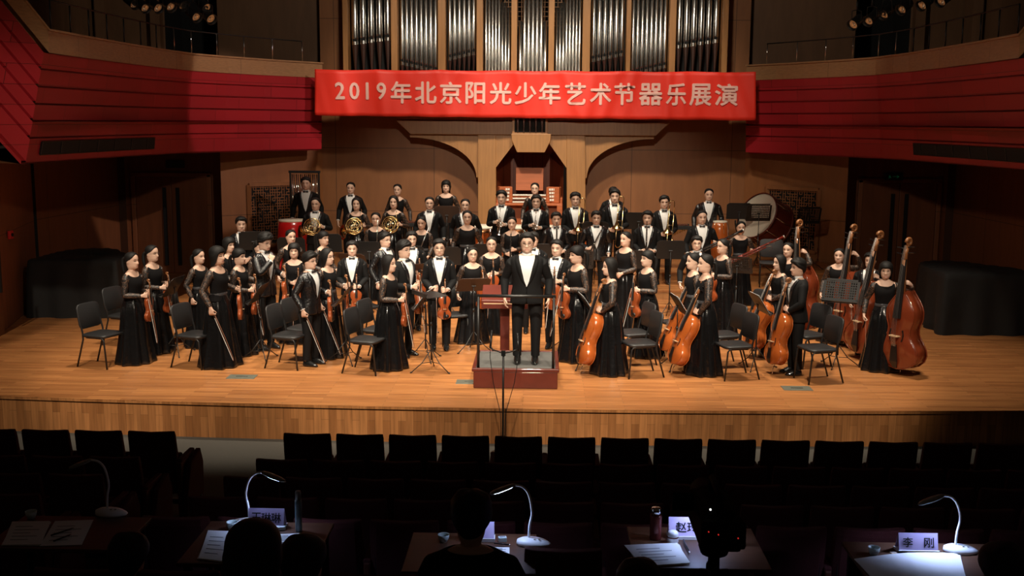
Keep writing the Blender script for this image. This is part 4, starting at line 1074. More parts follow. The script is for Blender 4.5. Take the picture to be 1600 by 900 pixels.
    # clothes
    if spec['outfit'] in ('suit', 'conductor', 'coat'):
        boy = spec['outfit'] == 'suit'; cm = M['suit'] if spec['outfit'] != 'coat' else M['darkcloth']
        t = MB(); rr = [torso_ring(sex, i, .008, bld) for i in range(0, 4)]
        sx = torso_grid(t, rr, 18, True, None); add_legs(t, sx[0], legs, TROUS, False)
        child(t, 'trousers', cm, smooth=True, sub=1)
        for sd in (1, -1):
            an = legs[sd][2]; f = MB(); rings = []
            for z, yf, yb, w in ((.0, .185, .075, .050), (.018, .19, .078, .053), (.038, .178, .075, .050), (.062, .10, .070, .045), (.090, .055, .055, .042)):
                rings.append([Vector((an.x+w*math.sin(2*PI*i/14), an.y-.01-(yf if math.cos(2*PI*i/14) > 0 else yb)*math.cos(2*PI*i/14), an.z-.082+z)) for i in range(14)])
            f.loft(rings, cap0=True, cap1=True); child(f, 'shoe', M['shoe'], smooth=True, sub=1)
        # shirt front and collar
        if spec['outfit'] != 'coat':
            q = MB(); fa = [-62, -45, -30, -15, 0, 15, 30, 45, 62]
            q.loft([torso_ring(sex, i, .008, bld, fa) for i in range(3, 11)], closed=False)
            child(q, 'shirt', M['shirt'], smooth=True, sub=1, solid=.003)
            q = MB(); q.loft([[Vector((.058*math.sin(R(a))*k, .004-.056*math.cos(R(a))*k, z)) for a in ANGF] for z, k in ((1.376, 1.20), (1.394, 1.12), (1.412, 1.06))])
            child(q, 'collar', M['shirt'], smooth=True, sub=1, solid=.004)
        OPEN = {3: 0, 4: 7, 5: 11, 6: 14, 7: 17, 8: 23, 9: 33, 10: 47}
        j = MB(); rings = []
        hem = torso_ring(sex, 1, .024, bld, ANG+[-a for a in reversed(ANG[1:-1])]+[-1e-5], .01)
        for p in hem: p.z = .765
        rings.append(hem)
        for i in range(1, 11):
            rings.append(torso_ring(sex, i, .017 if i < 9 else .012, bld, ANG+[-a for a in reversed(ANG[1:-1])]+[-1e-5], OPEN.get(i, .01) if spec['outfit'] != 'coat' else max(.01, OPEN.get(i, 0)*.3)))
        sj = torso_grid(j, rings, 19, False, (6,))
        for sd in (1, -1):
            sh, el, wr, back = arms[sd]
            rs = arm_rings(sh, el, wr, back, .012, 1.7, 1.04)
            last = arm_rings(sh, el, el.lerp(wr, .96), back, .016, 2.0, 1.08)[-1]
            o = bridge_patch(j, hole_loop(sj, 6, sd), rs[0]); loft_rings(j, o, rs[1:]+[last])
            if spec['outfit'] != 'coat':
                c = MB(); r1 = arm_rings(sh, el, el.lerp(wr, .93), back, .012, 2.0)[-1]; r2 = arm_rings(sh, el, el.lerp(wr, 1.0), back, .013, 2.0)[-1]
                c.loft([r1, r2]); child(c, 'shirt_cuff', M['shirt'], smooth=True, sub=1, solid=.003)
        jk = child(j, 'jacket', M['sequin'] if boy and spec.get('shine') else cm, smooth=True, sub=1, solid=.006)
        if spec['outfit'] != 'coat':
            for sd in (1, -1):
                l = MB(); r1 = []; r2 = []
                for i in range(3, 11):
                    z, w, df, db, cy_ = TORSO[sex][i]
                    inf = (.026 if i < 9 else .020); a0 = OPEN[i]; wd = (1, 10, 15, 18, 19, 19, 16, 10)[i-3]
                    a = ell(sd*(a0-.5), w*bld+inf, df*bld+inf, db*bld+inf, cy_, .86 if i < 9 else 1); a.z = z
                    c = ell(sd*(a0+wd), w*bld+inf, df*bld+inf, db*bld+inf, cy_, .86 if i < 9 else 1); c.z = z+.01
                    r1.append(a); r2.append(c)
                l.loft([r1, r2], closed=False); child(l, 'lapel', M['satin'] if boy else M['suit'], jk, smooth=True, solid=.004)
            if boy:
                t = MB()
                for sd in (1, -1):
                    t.loft([[Vector((sd*x, -.070-dy, 1.378+z)) for z, dy in ((-k, 0), (-k*.6, .010), (k*.6, .010), (k, 0), (k*.5, -.006), (-k*.5, -.006))] for x, k in ((.004, .007), (.022, .018), (.048, .022))], cap0=True, cap1=True)
                t.box((0, -.076, 1.378), (.016, .014, .018)); child(t, 'bow_tie', M['bow'], smooth=True, bevel=0)
    else:
        NF = 54; ph = rnd.uniform(0, 6); flare = spec.get('flare', 1.0); rings = []
        for z, r, am in ((1.0, .122, .0), (.96, .132, .02), (.90, .160, .04), (.80, .188, .07), (.62, .205, .10), (.42, .228, .12), (.22, .258, .14), (.08, .285, .15), (.008, .298, .15)):
            ring = []
            for i in range(NF):
                a = 2*PI*i/NF
                k = 1+am*(math.sin(a*9+ph)+.6*math.sin(a*15+ph*2+z*2))*.66
                rr = (r if z > .85 else .19+(r-.19)*flare)*k
                ring.append(Vector((rr*math.sin(a)*1.0, -rr*.90*math.cos(a)+.008, z)))
            rings.append(ring)
        q = MB(); q.loft(rings); child(q, 'skirt', M['skirt'], smooth=True, sub=1, solid=.004)
        q = MB(); rr = [torso_ring(sex, i, .008, bld) for i in range(2, 10)]
        for p in rr[-1]:   # scooped neckline
            k = max(0, -p.y/.07); p.z -= .055*min(k, 1)
        for p in rr[-2]: p.z -= .030*max(0, min(1, -p.y/.08))
        sd_ = torso_grid(q, rr, 18, True, (4,))
        child(q, 'bodice', M['velvet'], smooth=True, sub=1, solid=.004)
        for sd in (1, -1):
            sh, el, wr, back = arms[sd]
            lp = [rr[4+k][c if sd > 0 else 18-c].copy() for k, c in ((0, 5), (0, 6), (0, 7), (1, 7), (2, 7), (3, 7), (3, 6), (3, 5), (2, 5), (1, 5))]
            e = MB(); o0 = e.add([p*1.0 for p in lp], [])
            rs = arm_rings(sh, el, wr, back, .007, 1.7, 1.02); last = arm_rings(sh, el, el.lerp(wr, .97), back, .008, 2.0)[-1]
            o = bridge_patch(e, list(range(o0, o0+10)), rs[0]); loft_rings(e, o, rs[1:]+[last])
            child(e, 'lace_sleeve', M['lace'], smooth=True, sub=1, solid=.003)
        q = MB(); rr = []
        for z, inf in ((.985, .013), (1.005, .015), (1.03, .013)):
            i = 3; zz, w, df, db, cy_ = TORSO[sex][3]
            ring = [ell(a, w+inf-(z-.98)*.1, df+inf, db+inf, cy_, .86) for a in ANGF]
            for p in ring: p.z = z
            rr.append(ring)
        q.loft(rr); child(q, 'belt', M['belt'], smooth=True, sub=1, solid=.004)
    return root
# ------------------------------------------------------------------ podium, lectern, microphones, floor plates
p0 = at_z(806, 590, 0)
pod = empty('conductor_podium', (-.11, 14.43, 0)); tag(pod, 'dark red wooden conductor podium with grey carpet top and black front rail', 'podium')
g = MB(); g.box((0, 0, .115), (1.10, 1.16, .23)); g.build('base', M['mahog'], pod, bevel=.012)
g = MB()
for x, y, sx, sy in ((0, -.565, 1.14, .05), (0, .565, 1.14, .05), (-.545, 0, .05, 1.10), (.545, 0, .05, 1.10)): g.box((x, y, .245), (sx, sy, .045))
g.build('rim', M['mahog'], pod, bevel=.008)
g = MB(); g.box((0, 0, .243), (1.05, 1.09, .02)); g.build('carpet_top', M['carpet'], pod)
rl = MB(); rl.tube([(-.49, -.52, .25), (-.49, -.52, 1.21)], .019, 10); rl.build('rail_post', M['blackmetal'], pod, smooth=True)
rl = MB(); rl.tube([(.49, -.52, .25), (.49, -.52, 1.21)], .019, 10); rl.build('rail_post', M['blackmetal'], pod, smooth=True)
rl = MB(); rl.tube([(-.515, -.52, 1.215), (.515, -.52, 1.215)], .021, 10); rl.build('rail', M['blackmetal'], pod, smooth=True)
q = at_y(789, 500, 15.55)
lec = empty('conductor_music_desk', (q.x, 15.55, 0)); tag(lec, 'dark red wooden score desk on a single post behind the podium', 'music desk')
g = MB(); g.box((0, 0, .03), (.42, .42, .06)); g.build('base', M['mahog'], lec, bevel=.01)
g = MB(); g.box((0, 0, .45), (.135, .12, .82)); g.build('post', M['mahog'], lec, bevel=.008)
g = MB(); g.box((0, 0, .99), (.66, .44, .03), rot=Matrix.Rotation(R(22), 3, 'X')); g.box((0, -.20, .86), (.66, .03, .12)); g.box((0, .02, .88), (.30, .26, .10)); g.build('desk_top', M['mahog'], lec, bevel=.006)
g = MB(); g.box((0, -.218, .875), (.60, .01, .012)); g.build('trim_line', M['bridge'], lec)
ms = empty('microphone_stand', (at_y(786, 640, 12.45).x, 12.45, -.45)); tag(ms, 'tall thin black microphone stand with two microphones in front of the podium', 'microphone stand')
ztop = at_y(786, 552, 12.45).z+.45
g = MB(); g.tube([(0, 0, .02), (0, 0, ztop)], .012, 8); g.build('pole', M['blackmetal'], ms, smooth=True)
g = MB(); g.lathe([(.15, 0), (.15, .015), (.02, .03), (.014, .05)], 20); g.build('foot', M['blackmetal'], ms, smooth=True)
g = MB(); g.tube([(-.12, 0, ztop+.04), (0, 0, ztop), (.13, 0, ztop+.03)], .008, 6); g.box((0, 0, ztop), (.05, .04, .06)); g.build('stereo_bar', M['blackmetal'], ms, smooth=False)
for s, hx, hz in ((-1, -.155, .17), (1, .175, .14)):
    g = MB(); g.tube([(s*.12, 0, ztop+.03), (hx, .05, ztop+hz-.10)], .010, 8); g.tube([(hx, .05, ztop+hz-.12), (hx*.93, .13, ztop+hz+.05)], [.013, .016], 10); m_ = g.build('microphone', M['blackmetal'], ms, smooth=True)
    g = MB(); g.tube([(hx*.93, .13, ztop+hz+.04), (hx*.92, .14, ztop+hz+.075)], [.019, .012], 10); g.build('windscreen', M['blackplastic'], m_, smooth=True)
    g = MB(); g.tube([(hx, .05, ztop+hz-.12), (hx*1.0, .0, ztop-.05), (hx*.75, -.01, ztop-.35), (s*.03, -.01, ztop-.72), (s*.016, -.012, .05)], .0045, 5); g.build('cable', M['blackplastic'], ms, smooth=True)
for px, py, lab in ((378, 589, 'grey metal floor plate left of centre near the stage edge'), (735, 597, 'grey metal floor plate just left of the podium'), (1245, 607, 'grey metal floor plate near the stage edge at right')):
    c = at_z(px, py, 0); t = empty('floor_plate', c); tag(t, lab, 'floor plate')
    g = MB(); g.box((0, 0, .003), (.38, .24, .006)); g.build('lid', M['floorplate'], t, bevel=.002)
    g = MB(); g.box((.0, 0, .0065), (.16, .03, .003)); g.build('pull_handle', M['chrome'], t)
# covered grand pianos
def covered_piano(name, loc, rz, lab):
    t = empty(name, loc, rz); tag(t, lab, 'piano')
    out = [(-.77, -.8), (-.77, .35), (-.68, .75), (-.40, 1.0), (-.05, 1.02), (.22, .80), (.40, .45), (.62, .20), (.77, .0), (.77, -.8)]
    pts = []
    n = len(out)
    for i in range(n):
        a, c = Vector(out[i]+(0,)), Vector(out[(i+1) % n]+(0,))
        m = max(2, int((c-a).length/.07))
        for k in range(m): pts.append(a.lerp(c, k/m))
    rings = []
    for z, sc, am in ((.0, 1.06, .05), (.25, 1.05, .045), (.6, 1.035, .03), (.9, 1.015, .012), (1.0, 1.0, .004), (1.02, .97, 0), (1.035, .6, 0), (1.03, .0, 0)):
        rings.append([Vector((p.x*sc*(1+am*math.sin(i*.9)), p.y*sc*(1+am*math.sin(i*.9+.5)), z+.006*math.sin(i*1.7)*(z > .9))) for i, p in enumerate(pts)])
    g = MB(); g.loft(rings); g.build('cloth_cover', M['cover'], t, smooth=True)
    for x, y in ((-.6, -.6), (.6, -.6), (-.2, .75)):
        g = MB(); g.lathe([(.055, .05), (.045, .3), (.06, .6)], 12, 0, Matrix.Translation((x, y, 0))); g.lathe([(.03, 0), (.03, .05)], 10, 0, Matrix.Translation((x, y, 0))); g.build('leg', M['ebony'], t, smooth=True)
covered_piano('grand_piano', (-7.95, 19.35, 0), R(0), 'grand piano under a black cloth cover at the left wall')
covered_piano('grand_piano', (7.65, 18.75, 0), R(0), 'grand piano under a black cloth cover at the right wall')

# ------------------------------------------------------------------ percussion
t = empty('red_drum', (at_y(457, 350, 20.95).x, 20.95, .36)); tag(t, 'large red barrel drum with pale skin head on the left riser', 'drum')
hz = at_y(457, 343, 20.95).z-.36
g = MB(); g.lathe([(.24, hz-.74), (.275, hz-.62), (.295, hz-.40), (.285, hz-.18), (.26, hz-.01)], 32); g.build('shell', M['reddrum'], t, smooth=True)
g = MB(); g.lathe([(.262, hz-.035), (.268, hz-.02), (.264, hz), (.0, hz+.004)], 32, cap=False); g.build('drum_skin', M['drumhead'], t, smooth=True)
for k in range(4):
    a = k*PI/2+.6; g = MB(); g.tube([(.29*math.cos(a), .29*math.sin(a), hz-.4), (.32*math.cos(a), .32*math.sin(a), hz-.42), (.30*math.cos(a), .30*math.sin(a), hz-.46)], .010, 7); g.build('ring_handle', M['chrome'], t, smooth=True)
    g = MB(); g.tube([(.22*math.cos(a), .22*math.sin(a), hz-.70), (.33*math.cos(a), .33*math.sin(a), .0)], .022, 8); g.build('leg', M['reddrum'], t, smooth=True)
t = empty('tubular_bells', (at_y(476, 280, 22.75).x, 22.75, .54)); tag(t, 'tall rack of hanging tubular bells behind the man at far left', 'tubular bells')
hz = at_y(476, 267, 22.75).z-.54
g = MB()
for x in (-.30, .30): g.box((x, 0, hz/2), (.035, .035, hz))
g.box((0, 0, hz-.02), (.66, .07, .05)); g.box((0, 0, .12), (.62, .05, .05)); g.box((-.30, 0, .03), (.05, .5, .05)); g.box((.30, 0, .03), (.05, .5, .05)); g.build('rack', M['blackmetal'], t, bevel=.004)
for i in range(13):
    g = MB(); g.tube([(-.26+i*.0433, -.03*(i % 2), hz-.07), (-.26+i*.0433, -.03*(i % 2), hz-1.0-.02*(13-i))], .0125, 8); g.build('tube', M['chrome'], t, smooth=True)
for i, (px, r) in enumerate(((753, .36), (806, .34), (858, .32), (912, .31))):
    c = at_y(px, 350, 21.95); t = empty('timpani', (c.x, 21.95, .54)); tag(t, ('copper kettle drum left of the first trumpet player', 'copper kettle drum between the two trumpet players', 'copper kettle drum right of the second trumpet player', 'copper kettle drum behind the first trombone player')[i], 'kettle drum', 'timpani behind the brass')
    g = MB(); g.lathe([(.04, .28), (r*.55, .36), (r*.88, .52), (r*.99, .70), (r, .80)], 32); g.build('kettle', M['copper'], t, smooth=True)
    g = MB(); g.lathe([(r*1.02, .785), (r*1.04, .80), (r*1.0, .825), (0, .828)], 32, cap=False); g.build('drum_skin', M['drumhead'], t, smooth=True)
    for k in range(6):
        a = k*PI/3; g = MB(); g.tube([(r*1.03*math.cos(a), r*1.03*math.sin(a), .80), (r*1.04*math.cos(a), r*1.04*math.sin(a), .55), (r*.8*math.cos(a), r*.8*math.sin(a), .06)], .012, 6); g.build('strut', M['chrome'], t, smooth=True)
    g = MB(); g.lathe([(r*.85, .0), (r*.85, .06), (r*.3, .08), (.05, .28)], 20); g.build('base', M['blackmetal'], t, smooth=True)
def bar_percussion(px, y, L, lab, resm, name, cat):
    c = at_y(px, 345, y); t = empty(name, (c.x, y, .54)); tag(t, lab, cat)
    g = MB()
    for s in (-1, 1):
        g.box((s*L/2, 0, .42), (.05, .5, .06)); g.box((s*L/2, -.2, .42), (.05, .04, .84)); g.box((s*L/2, .2, .42), (.05, .04, .84))
    g.box((0, -.26, .84), (L, .03, .07)); g.box((0, .26, .84), (L, .03, .07)); g.box((0, 0, .2), (L, .04, .04)); g.build('frame', M['blackmetal'], t, bevel=.004)
    n = int(L/.05)
    for i in range(n):
        g = MB(); g.box((-L/2+.05+i*(L-.1)/n, -.06, .885), (.038, .34-.15*i/n, .02)); g.build('bar', M['xbars'], t, bevel=.004)
    for i in range(0, n):
        g = MB(); g.tube([(-L/2+.05+i*(L-.1)/n, -.1, .86), (-L/2+.05+i*(L-.1)/n, -.1, .80-.45*(1-i/n))], .018, 10); g.build('resonator', resm, t, smooth=True)
bar_percussion(640, 22.0, 1.5, 'long dark xylophone in front of the tall bob-haired percussionist', M['blackmetal'], 'xylophone', 'xylophone')
bar_percussion(1035, 21.95, 1.15, 'marimba with gold resonator tubes behind the right trombone player', M['gold'], 'marimba', 'marimba')
c = at_y(1196, 345, 22.2); t = empty('bass_drum', (c.x, 22.2, .54)); tag(t, 'big dark red bass drum with white head tilted on its stand', 'bass drum')
D = Matrix.Translation((0, 0, c.z-.54)) @ Vector((-.72, -.50, .42)).to_track_quat('Z', 'Y').to_matrix().to_4x4()
g = MB(); g.lathe([(.475, -.26), (.475, .26)], 40, 0, D, cap=False); g.build('shell', M['mahog'], t, smooth=True)
for z in (-.265, .265):
    g = MB(); g.lathe([(.475, z-.025), (.497, z-.025), (.497, z+.025), (.475, z+.025)], 40, 0, D, cap=False); g.build('hoop', M['mahog'], t, smooth=True)
    g = MB(); g.lathe([(.48, z), (.30, z*1.03), (0, z*1.035)], 40, 0, D, cap=False); g.build('head', M['drumhead'], t, smooth=True)
for k in range(10):
    a = k*PI/5; g = MB(); g.tube([D @ Vector((.50*math.cos(a), .50*math.sin(a), -.27)), D @ Vector((.50*math.cos(a), .50*math.sin(a), .27))], .007, 6); g.tube([D @ Vector((.49*math.cos(a), .49*math.sin(a), -.08)), D @ Vector((.49*math.cos(a), .49*math.sin(a), .08))], .014, 6); g.build('tension_rod', M['chrome'], t, smooth=True)
g = MB()
g.tube(ring_pts((0, .05, c.z-.54), .60, 30, a0=PI*1.0, a1=2*PI), .018, 8)
for s in (-1, 1):
    for yy in (-.35, .35): g.tube([(s*.5, .05, c.z-.75), (s*.45, .05+yy, 0.0)], .018, 8)
g.build('stand', M['blackmetal'], t, smooth=True)

# ------------------------------------------------------------------ the players
PROTO = {}
def inst(kind):
    mk = dict(violin=lambda: fiddle('violin', .60, .038, M['violin'], chin=True), viola=lambda: fiddle('viola', .66, .040, M['violin'], chin=True),
              cello=lambda: fiddle('cello', 1.20, .060, M['cello'], endpin=.16), bass=lambda: fiddle('double_bass', 1.80, .066, M['bass'], prof=BPROF, endpin=.10),
              bow=lambda: make_bow(), bassbow=lambda: make_bow('bass_bow', .70), horn=make_horn, trumpet=make_trumpet, trombone=make_trombone, flute=make_flute,
              oboe=lambda: make_reed('oboe', .62, False, True), clarinet=lambda: make_reed('clarinet', .64, True, False), bassoon=lambda: make_bassoon(False), bassoon2=lambda: make_bassoon(True))
    if kind not in PROTO:
        PROTO[kind] = mk[kind](); return PROTO[kind]
    return copy_tree(PROTO[kind])
def frame(origin, up, front):
    z = Vector(up).normalized(); f = Vector(front); y = -(f-z*f.dot(z)).normalized(); x = y.cross(z)
    m = Matrix.Identity(4)
    for i in range(3): m[i][0] = x[i]; m[i][1] = y[i]; m[i][2] = z[i]; m[i][3] = origin[i]
    return m
GRIP = {1: dict(dir=(-.75, -.6, .05), back=(.6, -.75, .1), curl=62), -1: dict(dir=(.75, -.6, .05), back=(-.6, -.75, .1), curl=62)}
def down(s, x=.26, y=-.02, z=.775, curl=22): return dict(at=(s*x, y, z), dir=(0, -.14, -1), back=(s, -.1, 0), curl=curl, pole=(s*.4, .8, -.2))
def grip(s, at, curl=62, **k): d = dict(GRIP[s]); d.update(at=at, curl=curl); d.update(k); return d
CAT = dict(violin='violin', viola='viola', cello='cello', bass='double bass', bow='bow', bassbow='bow', horn='horn', trumpet='trumpet', trombone='trombone', flute='flute', oboe='oboe', clarinet='clarinet', bassoon='bassoon', bassoon2='bassoon')
def pose(kind, v=0.0):
    """arms and held things in body coordinates: list of (kind, origin, up, front)"""
    if kind == 'down': return {1: down(1), -1: down(-1)}, []
    if kind == 'downbow': return {1: down(1), -1: dict(down(-1), curl=52)}, [('bb', (-.25, -.04, .80), (.05, -.10, -1), (0, 1, 0))]
    if kind == 'back': return {1: dict(at=(.10, .19, .86), dir=(-.8, .1, -.5), back=(.2, 1, 0), pole=(.8, .5, -.2)), -1: dict(at=(-.10, .19, .86), dir=(.8, .1, -.5), back=(-.2, 1, 0), pole=(-.8, .5, -.2))}, []
    if kind == 'clasp': return {1: dict(at=(.045, -.205, .93), dir=(-.75, -.25, -.5), back=(.2, -1, .1), curl=40), -1: dict(at=(-.045, -.190, .915), dir=(.75, -.25, -.5), back=(-.2, -1, .1), curl=40)}, []
    if kind == 'both':      # instrument hanging upright from both hands at the waist
        p = (.03+v, -.235, 1.06)
        return {1: grip(1, p), -1: grip(-1, (p[0]-.045, p[1]+.0, p[2]-.035))}, [('v', (p[0], p[1], p[2]-.43), (0, -.0, 1), (.15, -1, 0)), ('b', (p[0]-.05, p[1]-.03, p[2]+.02), (-.05, -.22, -1), (0, 1, 0))]
    if kind == 'left':      # instrument in the left hand at the hip, bow in the lowered right hand
        p = (.20+v, -.20, 1.05); r = (-.245, -.06, .78)
        return {1: grip(1, p, dir=(-.35, -.9, .1), back=(.9, -.35, .1)), -1: dict(down(-1), at=r, curl=52)}, [('v', (p[0], p[1]-.01, p[2]-.43), (0, .04, 1), (.5, -1, 0)), ('b', (r[0]+.01, r[1]-.01, r[2]+.02), (.06, -.42, -1), (0, 1, 0))]
    if kind == 'right':     # mirror: instrument in the right hand
        p = (-.20-v, -.20, 1.05); r = (.245, -.06, .78)
        return {-1: grip(-1, p, dir=(.35, -.9, .1), back=(-.9, -.35, .1)), 1: dict(down(1), at=r, curl=52)}, [('v', (p[0], p[1]-.01, p[2]-.43), (0, .04, 1), (-.5, -1, 0)), ('b', (r[0]-.01, r[1]-.01, r[2]+.02), (-.06, -.42, -1), (0, 1, 0))]
    if kind == 'lap':       # two hands low in front on an instrument hung down
        p = (.05+v, -.225, .93)
        return {1: grip(1, p), -1: grip(-1, (p[0]-.10, p[1]+.01, p[2]+.02))}, [('v', (p[0]+.01, p[1], p[2]-.43), (.03, .06, 1), (.2, -1, 0)), ('b', (p[0]-.10, p[1]-.02, p[2]+.04), (.02, -.15, -1), (0, 1, 0))]
    if kind == 'chin':
        p = (.20, -.19, 1.05)
        return {-1: dict(at=(-.03, -.185, 1.33), dir=(.45, .1, .85), back=(-.5, -.8, .1), curl=70, pole=(-.7, -.1, -.8)), 1: grip(1, p, dir=(-.35, -.9, .1), back=(.9, -.35, .1))}, [('v', (p[0], p[1]-.01, p[2]-.43), (0, .04, 1), (.5, -1, 0))]
    if kind == 'horn':
        return {1: grip(1, (.11, -.21, 1.13), dir=(-.5, -.7, .3), back=(.8, -.5, .1)), -1: grip(-1, (-.13, -.20, 1.01), dir=(.0, -.8, -.3), back=(-.9, 0, .2), curl=35)}, [('horn', (-.02, -.265, 1.12), (.05, .15, 1), (.1, -1, .1))]
    if kind == 'trumpet':
        return {1: grip(1, (.01, -.215, 1.06)), -1: grip(-1, (-.035, -.205, 1.10))}, [('trumpet', (-.012, -.225, .99), (0.12, -.05, 1), (-.5, -1, 0))]
    if kind == 'trombone':
        return {1: grip(1, (.05, -.215, .98)), -1: grip(-1, (-.02, -.22, .955))}, [('trombone', (.085, -.25, 1.03), (.05, .02, 1), (.5, -1, 0))]
    if kind == 'flute':
        return {1: grip(1, (.02, -.21, .99)), -1: grip(-1, (-.03, -.20, .95))}, [('flute', (.012, -.235, .84), (.06, 0, 1), (0, -1, 0))]
    if kind == 'flutediag':
        return {1: dict(down(1), at=(.10, -.20, .84), dir=(-.5, -.5, -.6)), -1: grip(-1, (-.06, -.205, .93))}, [('flute', (-.10, -.235, .79), (.42, 0, 1), (0, -1, 0))]
    if kind == 'reed':
        return {1: grip(1, (.015, -.21, 1.04)), -1: grip(-1, (-.02, -.205, .95))}, [('r', (-.012, -.235, .74), (.03, 0, 1), (0, -1, 0))]
    if kind == 'reeddiag':
        return {1: dict(down(1), at=(.20, -.13, .82)), -1: grip(-1, (-.10, -.205, .99))}, [('r', (-.19, -.225, .82), (.50, -.05, 1), (0, -1, .2))]
    if kind == 'reedshort':
        return {1: dict(at=(.06, -.205, .95), dir=(-.8, -.3, -.1), back=(.2, -1, .1), curl=50), -1: grip(-1, (-.05, -.20, .945))}, [('r', (-.005, -.235, .83), (0, 0, 1), (0, -1, 0))]
    if kind == 'bassoon':
        return {1: grip(1, (.20, -.24, 1.10), dir=(-.1, -.9, .3), back=(.9, -.2, .1)), -1: grip(-1, (-.19, -.20, .90))}, [('bn', (-.32, -.25, .82), (.88, -.05, .44), (0, -1, .1))]
COUNT = 0
LV = {0: 0.0, 1: .18, 2: .36, 3: .54}
ORD = 'violin'
def musician(px, ytop, where, lv, rz, sex, hair, kind, who, things=None, thing_labels=(), v=0.0, glasses=False, look=0, nod=0, build=None, shine=False, flare=1.0, seed=None, outfit=None, extra=None, group=None, H=None):
    """px, ytop: the head in the photograph; where: ('f', x, y) its feet on the floor, or the depth"""
    global COUNT; COUNT += 1
    zf = LV[lv] if lv is not None else .255
    if isinstance(where, tuple): b_ = at_z(where[1], where[2], zf); Y = b_.y; X = b_.x
    else: Y = where; X = None
    top = at_y(px, ytop, Y)
    if X is None: X = top.x
    Hh = H or max(1.48, min(1.86, top.z-zf-.012))
    s = Hh/H0
    arms, held = pose(kind, v)
    if extra: arms.update(extra(Vector((X, Y, zf)), rz, s))
    rnd = random.Random(COUNT*7+1)
    spec = dict(sex=sex, H=Hh, loc=(X, Y, zf), rz=rz, hair=hair, arms=arms, label=who, glasses=glasses, look=look+rnd.uniform(-3, 3), nod=nod, outfit=outfit or ('suit' if sex == 'm' else 'dress'), build=build or (rnd.uniform(.97, 1.05) if sex == 'm' else rnd.uniform(.97, 1.04)), shine=shine, flare=flare, seed=COUNT, group=group)
    o = person(spec)
    PM = Matrix.Translation((X, Y, zf)) @ Matrix.Rotation(R(rz), 4, 'Z')
    things = list(things or []); li = 0
    for k, org_, up, fr in held:
        if k in ('v', 'r', 'b', 'bn', 'bb'):
            if k == 'b':
                if 'bow' not in things: continue
                kk = 'bow'
            else: kk = [t_ for t_ in things if t_ != 'bow'][0]
        else: kk = k
        ob = inst(kk)
        ob.matrix_world = PM @ frame(Vector(org_)*s, up, fr) @ Matrix.Scale(.86 if k == 'bn' else 1, 4)
        lab = thing_labels[things.index(kk)] if kk in things else thing_labels[0]
        tag(ob, lab, CAT[kk], GROUPS.get(CAT[kk]))
    return o
GROUPS = dict(violin='violins held by the strings', viola='violas held by the strings', bow='bows of the string players', cello='cellos at the right of the stage', flute='flutes of the woodwind row', clarinet='clarinets of the woodwind row', trumpet='trumpets of the brass row', trombone='trombones of the brass row', horn='horns of the brass row', bassoon='bassoons of the woodwind row')
GROUPS['double bass'] = 'double basses at the right of the stage'
def vl(who, kind='violin'): return ('reddish %s held upright by %s' % (kind, who), 'thin bow held downward by %s' % who)
t = empty('conga_drum', (at_y(1124, 380, 21.62).x, 21.62, .54)); tag(t, 'tall orange-brown wooden drum under the hand of the sturdy boy', 'drum')
g = MB(); g.lathe([(.11, .0), (.15, .25), (.185, .55), (.165, .85), (.135, .98)], 24); g.build('shell', M['cello'], t, smooth=True)
g = MB(); g.lathe([(.140, .965), (.142, .985), (.135, .995), (0, .998)], 24, cap=False); g.build('drum_skin', M['drumhead'], t, smooth=True)
for k in range(5):
    a = k*2*PI/5; g = MB(); g.tube([(.142*math.cos(a), .142*math.sin(a), .97), (.178*math.cos(a), .178*math.sin(a), .76)], .006, 6); g.build('lug', M['chrome'], t, smooth=True)
# --- the conductor
musician(822, 363, ('f', 822, 566), None, 0, 'm', 'short', 'down', 'conductor in black suit and open white collar standing on the podium', glasses=True, build=1.13, outfit='conductor')
# --- left strings, on the stage floor
musician(207, 393, ('f', 213, 566), 0, 72, 'f', 'pony', 'both', 'girl in black lace dress at the far left end of the front', ['violin', 'bow'], vl('the leftmost girl'), v=.02)
musician(238, 382, ('f', 244, 550), 0, 70, 'f', 'pony', 'both', 'girl with glasses in black dress, second from the left end', ['violin', 'bow'], vl('the girl second from the left'), glasses=True)
musician(310, 388, 16.3, 0, 68, 'f', 'pony', 'left', 'short girl in black dress standing behind the left side riser steps', ['violin'], vl('the short girl at left'), v=-.08)
musician(343, 384, ('f', 345, 571), 0, 72, 'f', 'bob', 'left', 'bob-haired girl in wide black dress, front row at left', ['violin', 'bow'], vl('the bob-haired girl in front'), flare=1.12)
musician(357, 370, 17.2, 0, 60, 'f', 'bob', 'clasp', 'girl whose face shows between two violinists at left rear')
musician(374, 387, ('f', 378, 553), 0, 75, 'f', 'fringe', 'both', 'girl in profile just right of the bob-haired front violinist', ['violin', 'bow'], vl('the girl in profile at left'), v=.0)
musician(417, 362, ('f', 416, 545), 0, 60, 'm', 'mop', 'chin', 'tall boy with glasses raising a hand to his chin', ['violin'], vl('the boy with a hand at his chin'), glasses=True, nod=14, shine=True)
musician(405, 374, 17.0, 0, 50, 'f', 'pony', 'clasp', 'girl mostly hidden behind the boy touching his chin')
musician(454, 358, 18.3, 0, 35, 'f', 'pony', 'left', 'girl in lace dress standing in front of the red drum', ['violin', 'bow'], vl('the girl before the red drum'))
musician(459, 379, 16.7, 0, 8, 'f', 'bob', 'both', 'round-faced girl with fringe facing forward, left of centre', ['violin', 'bow'], vl('the round-faced girl'), v=.05)
musician(487, 393, ('f', 487, 570), 0, 68, 'm', 'mop', 'left', 'boy with glasses in black suit standing before the left chairs', ['violin', 'bow'], vl('the boy before the left chairs'), glasses=True, shine=True)
musician(505, 360, 18.2, 0, 55, 'f', 'fringe', 'clasp', 'girl with glasses under the first horn player', glasses=True)
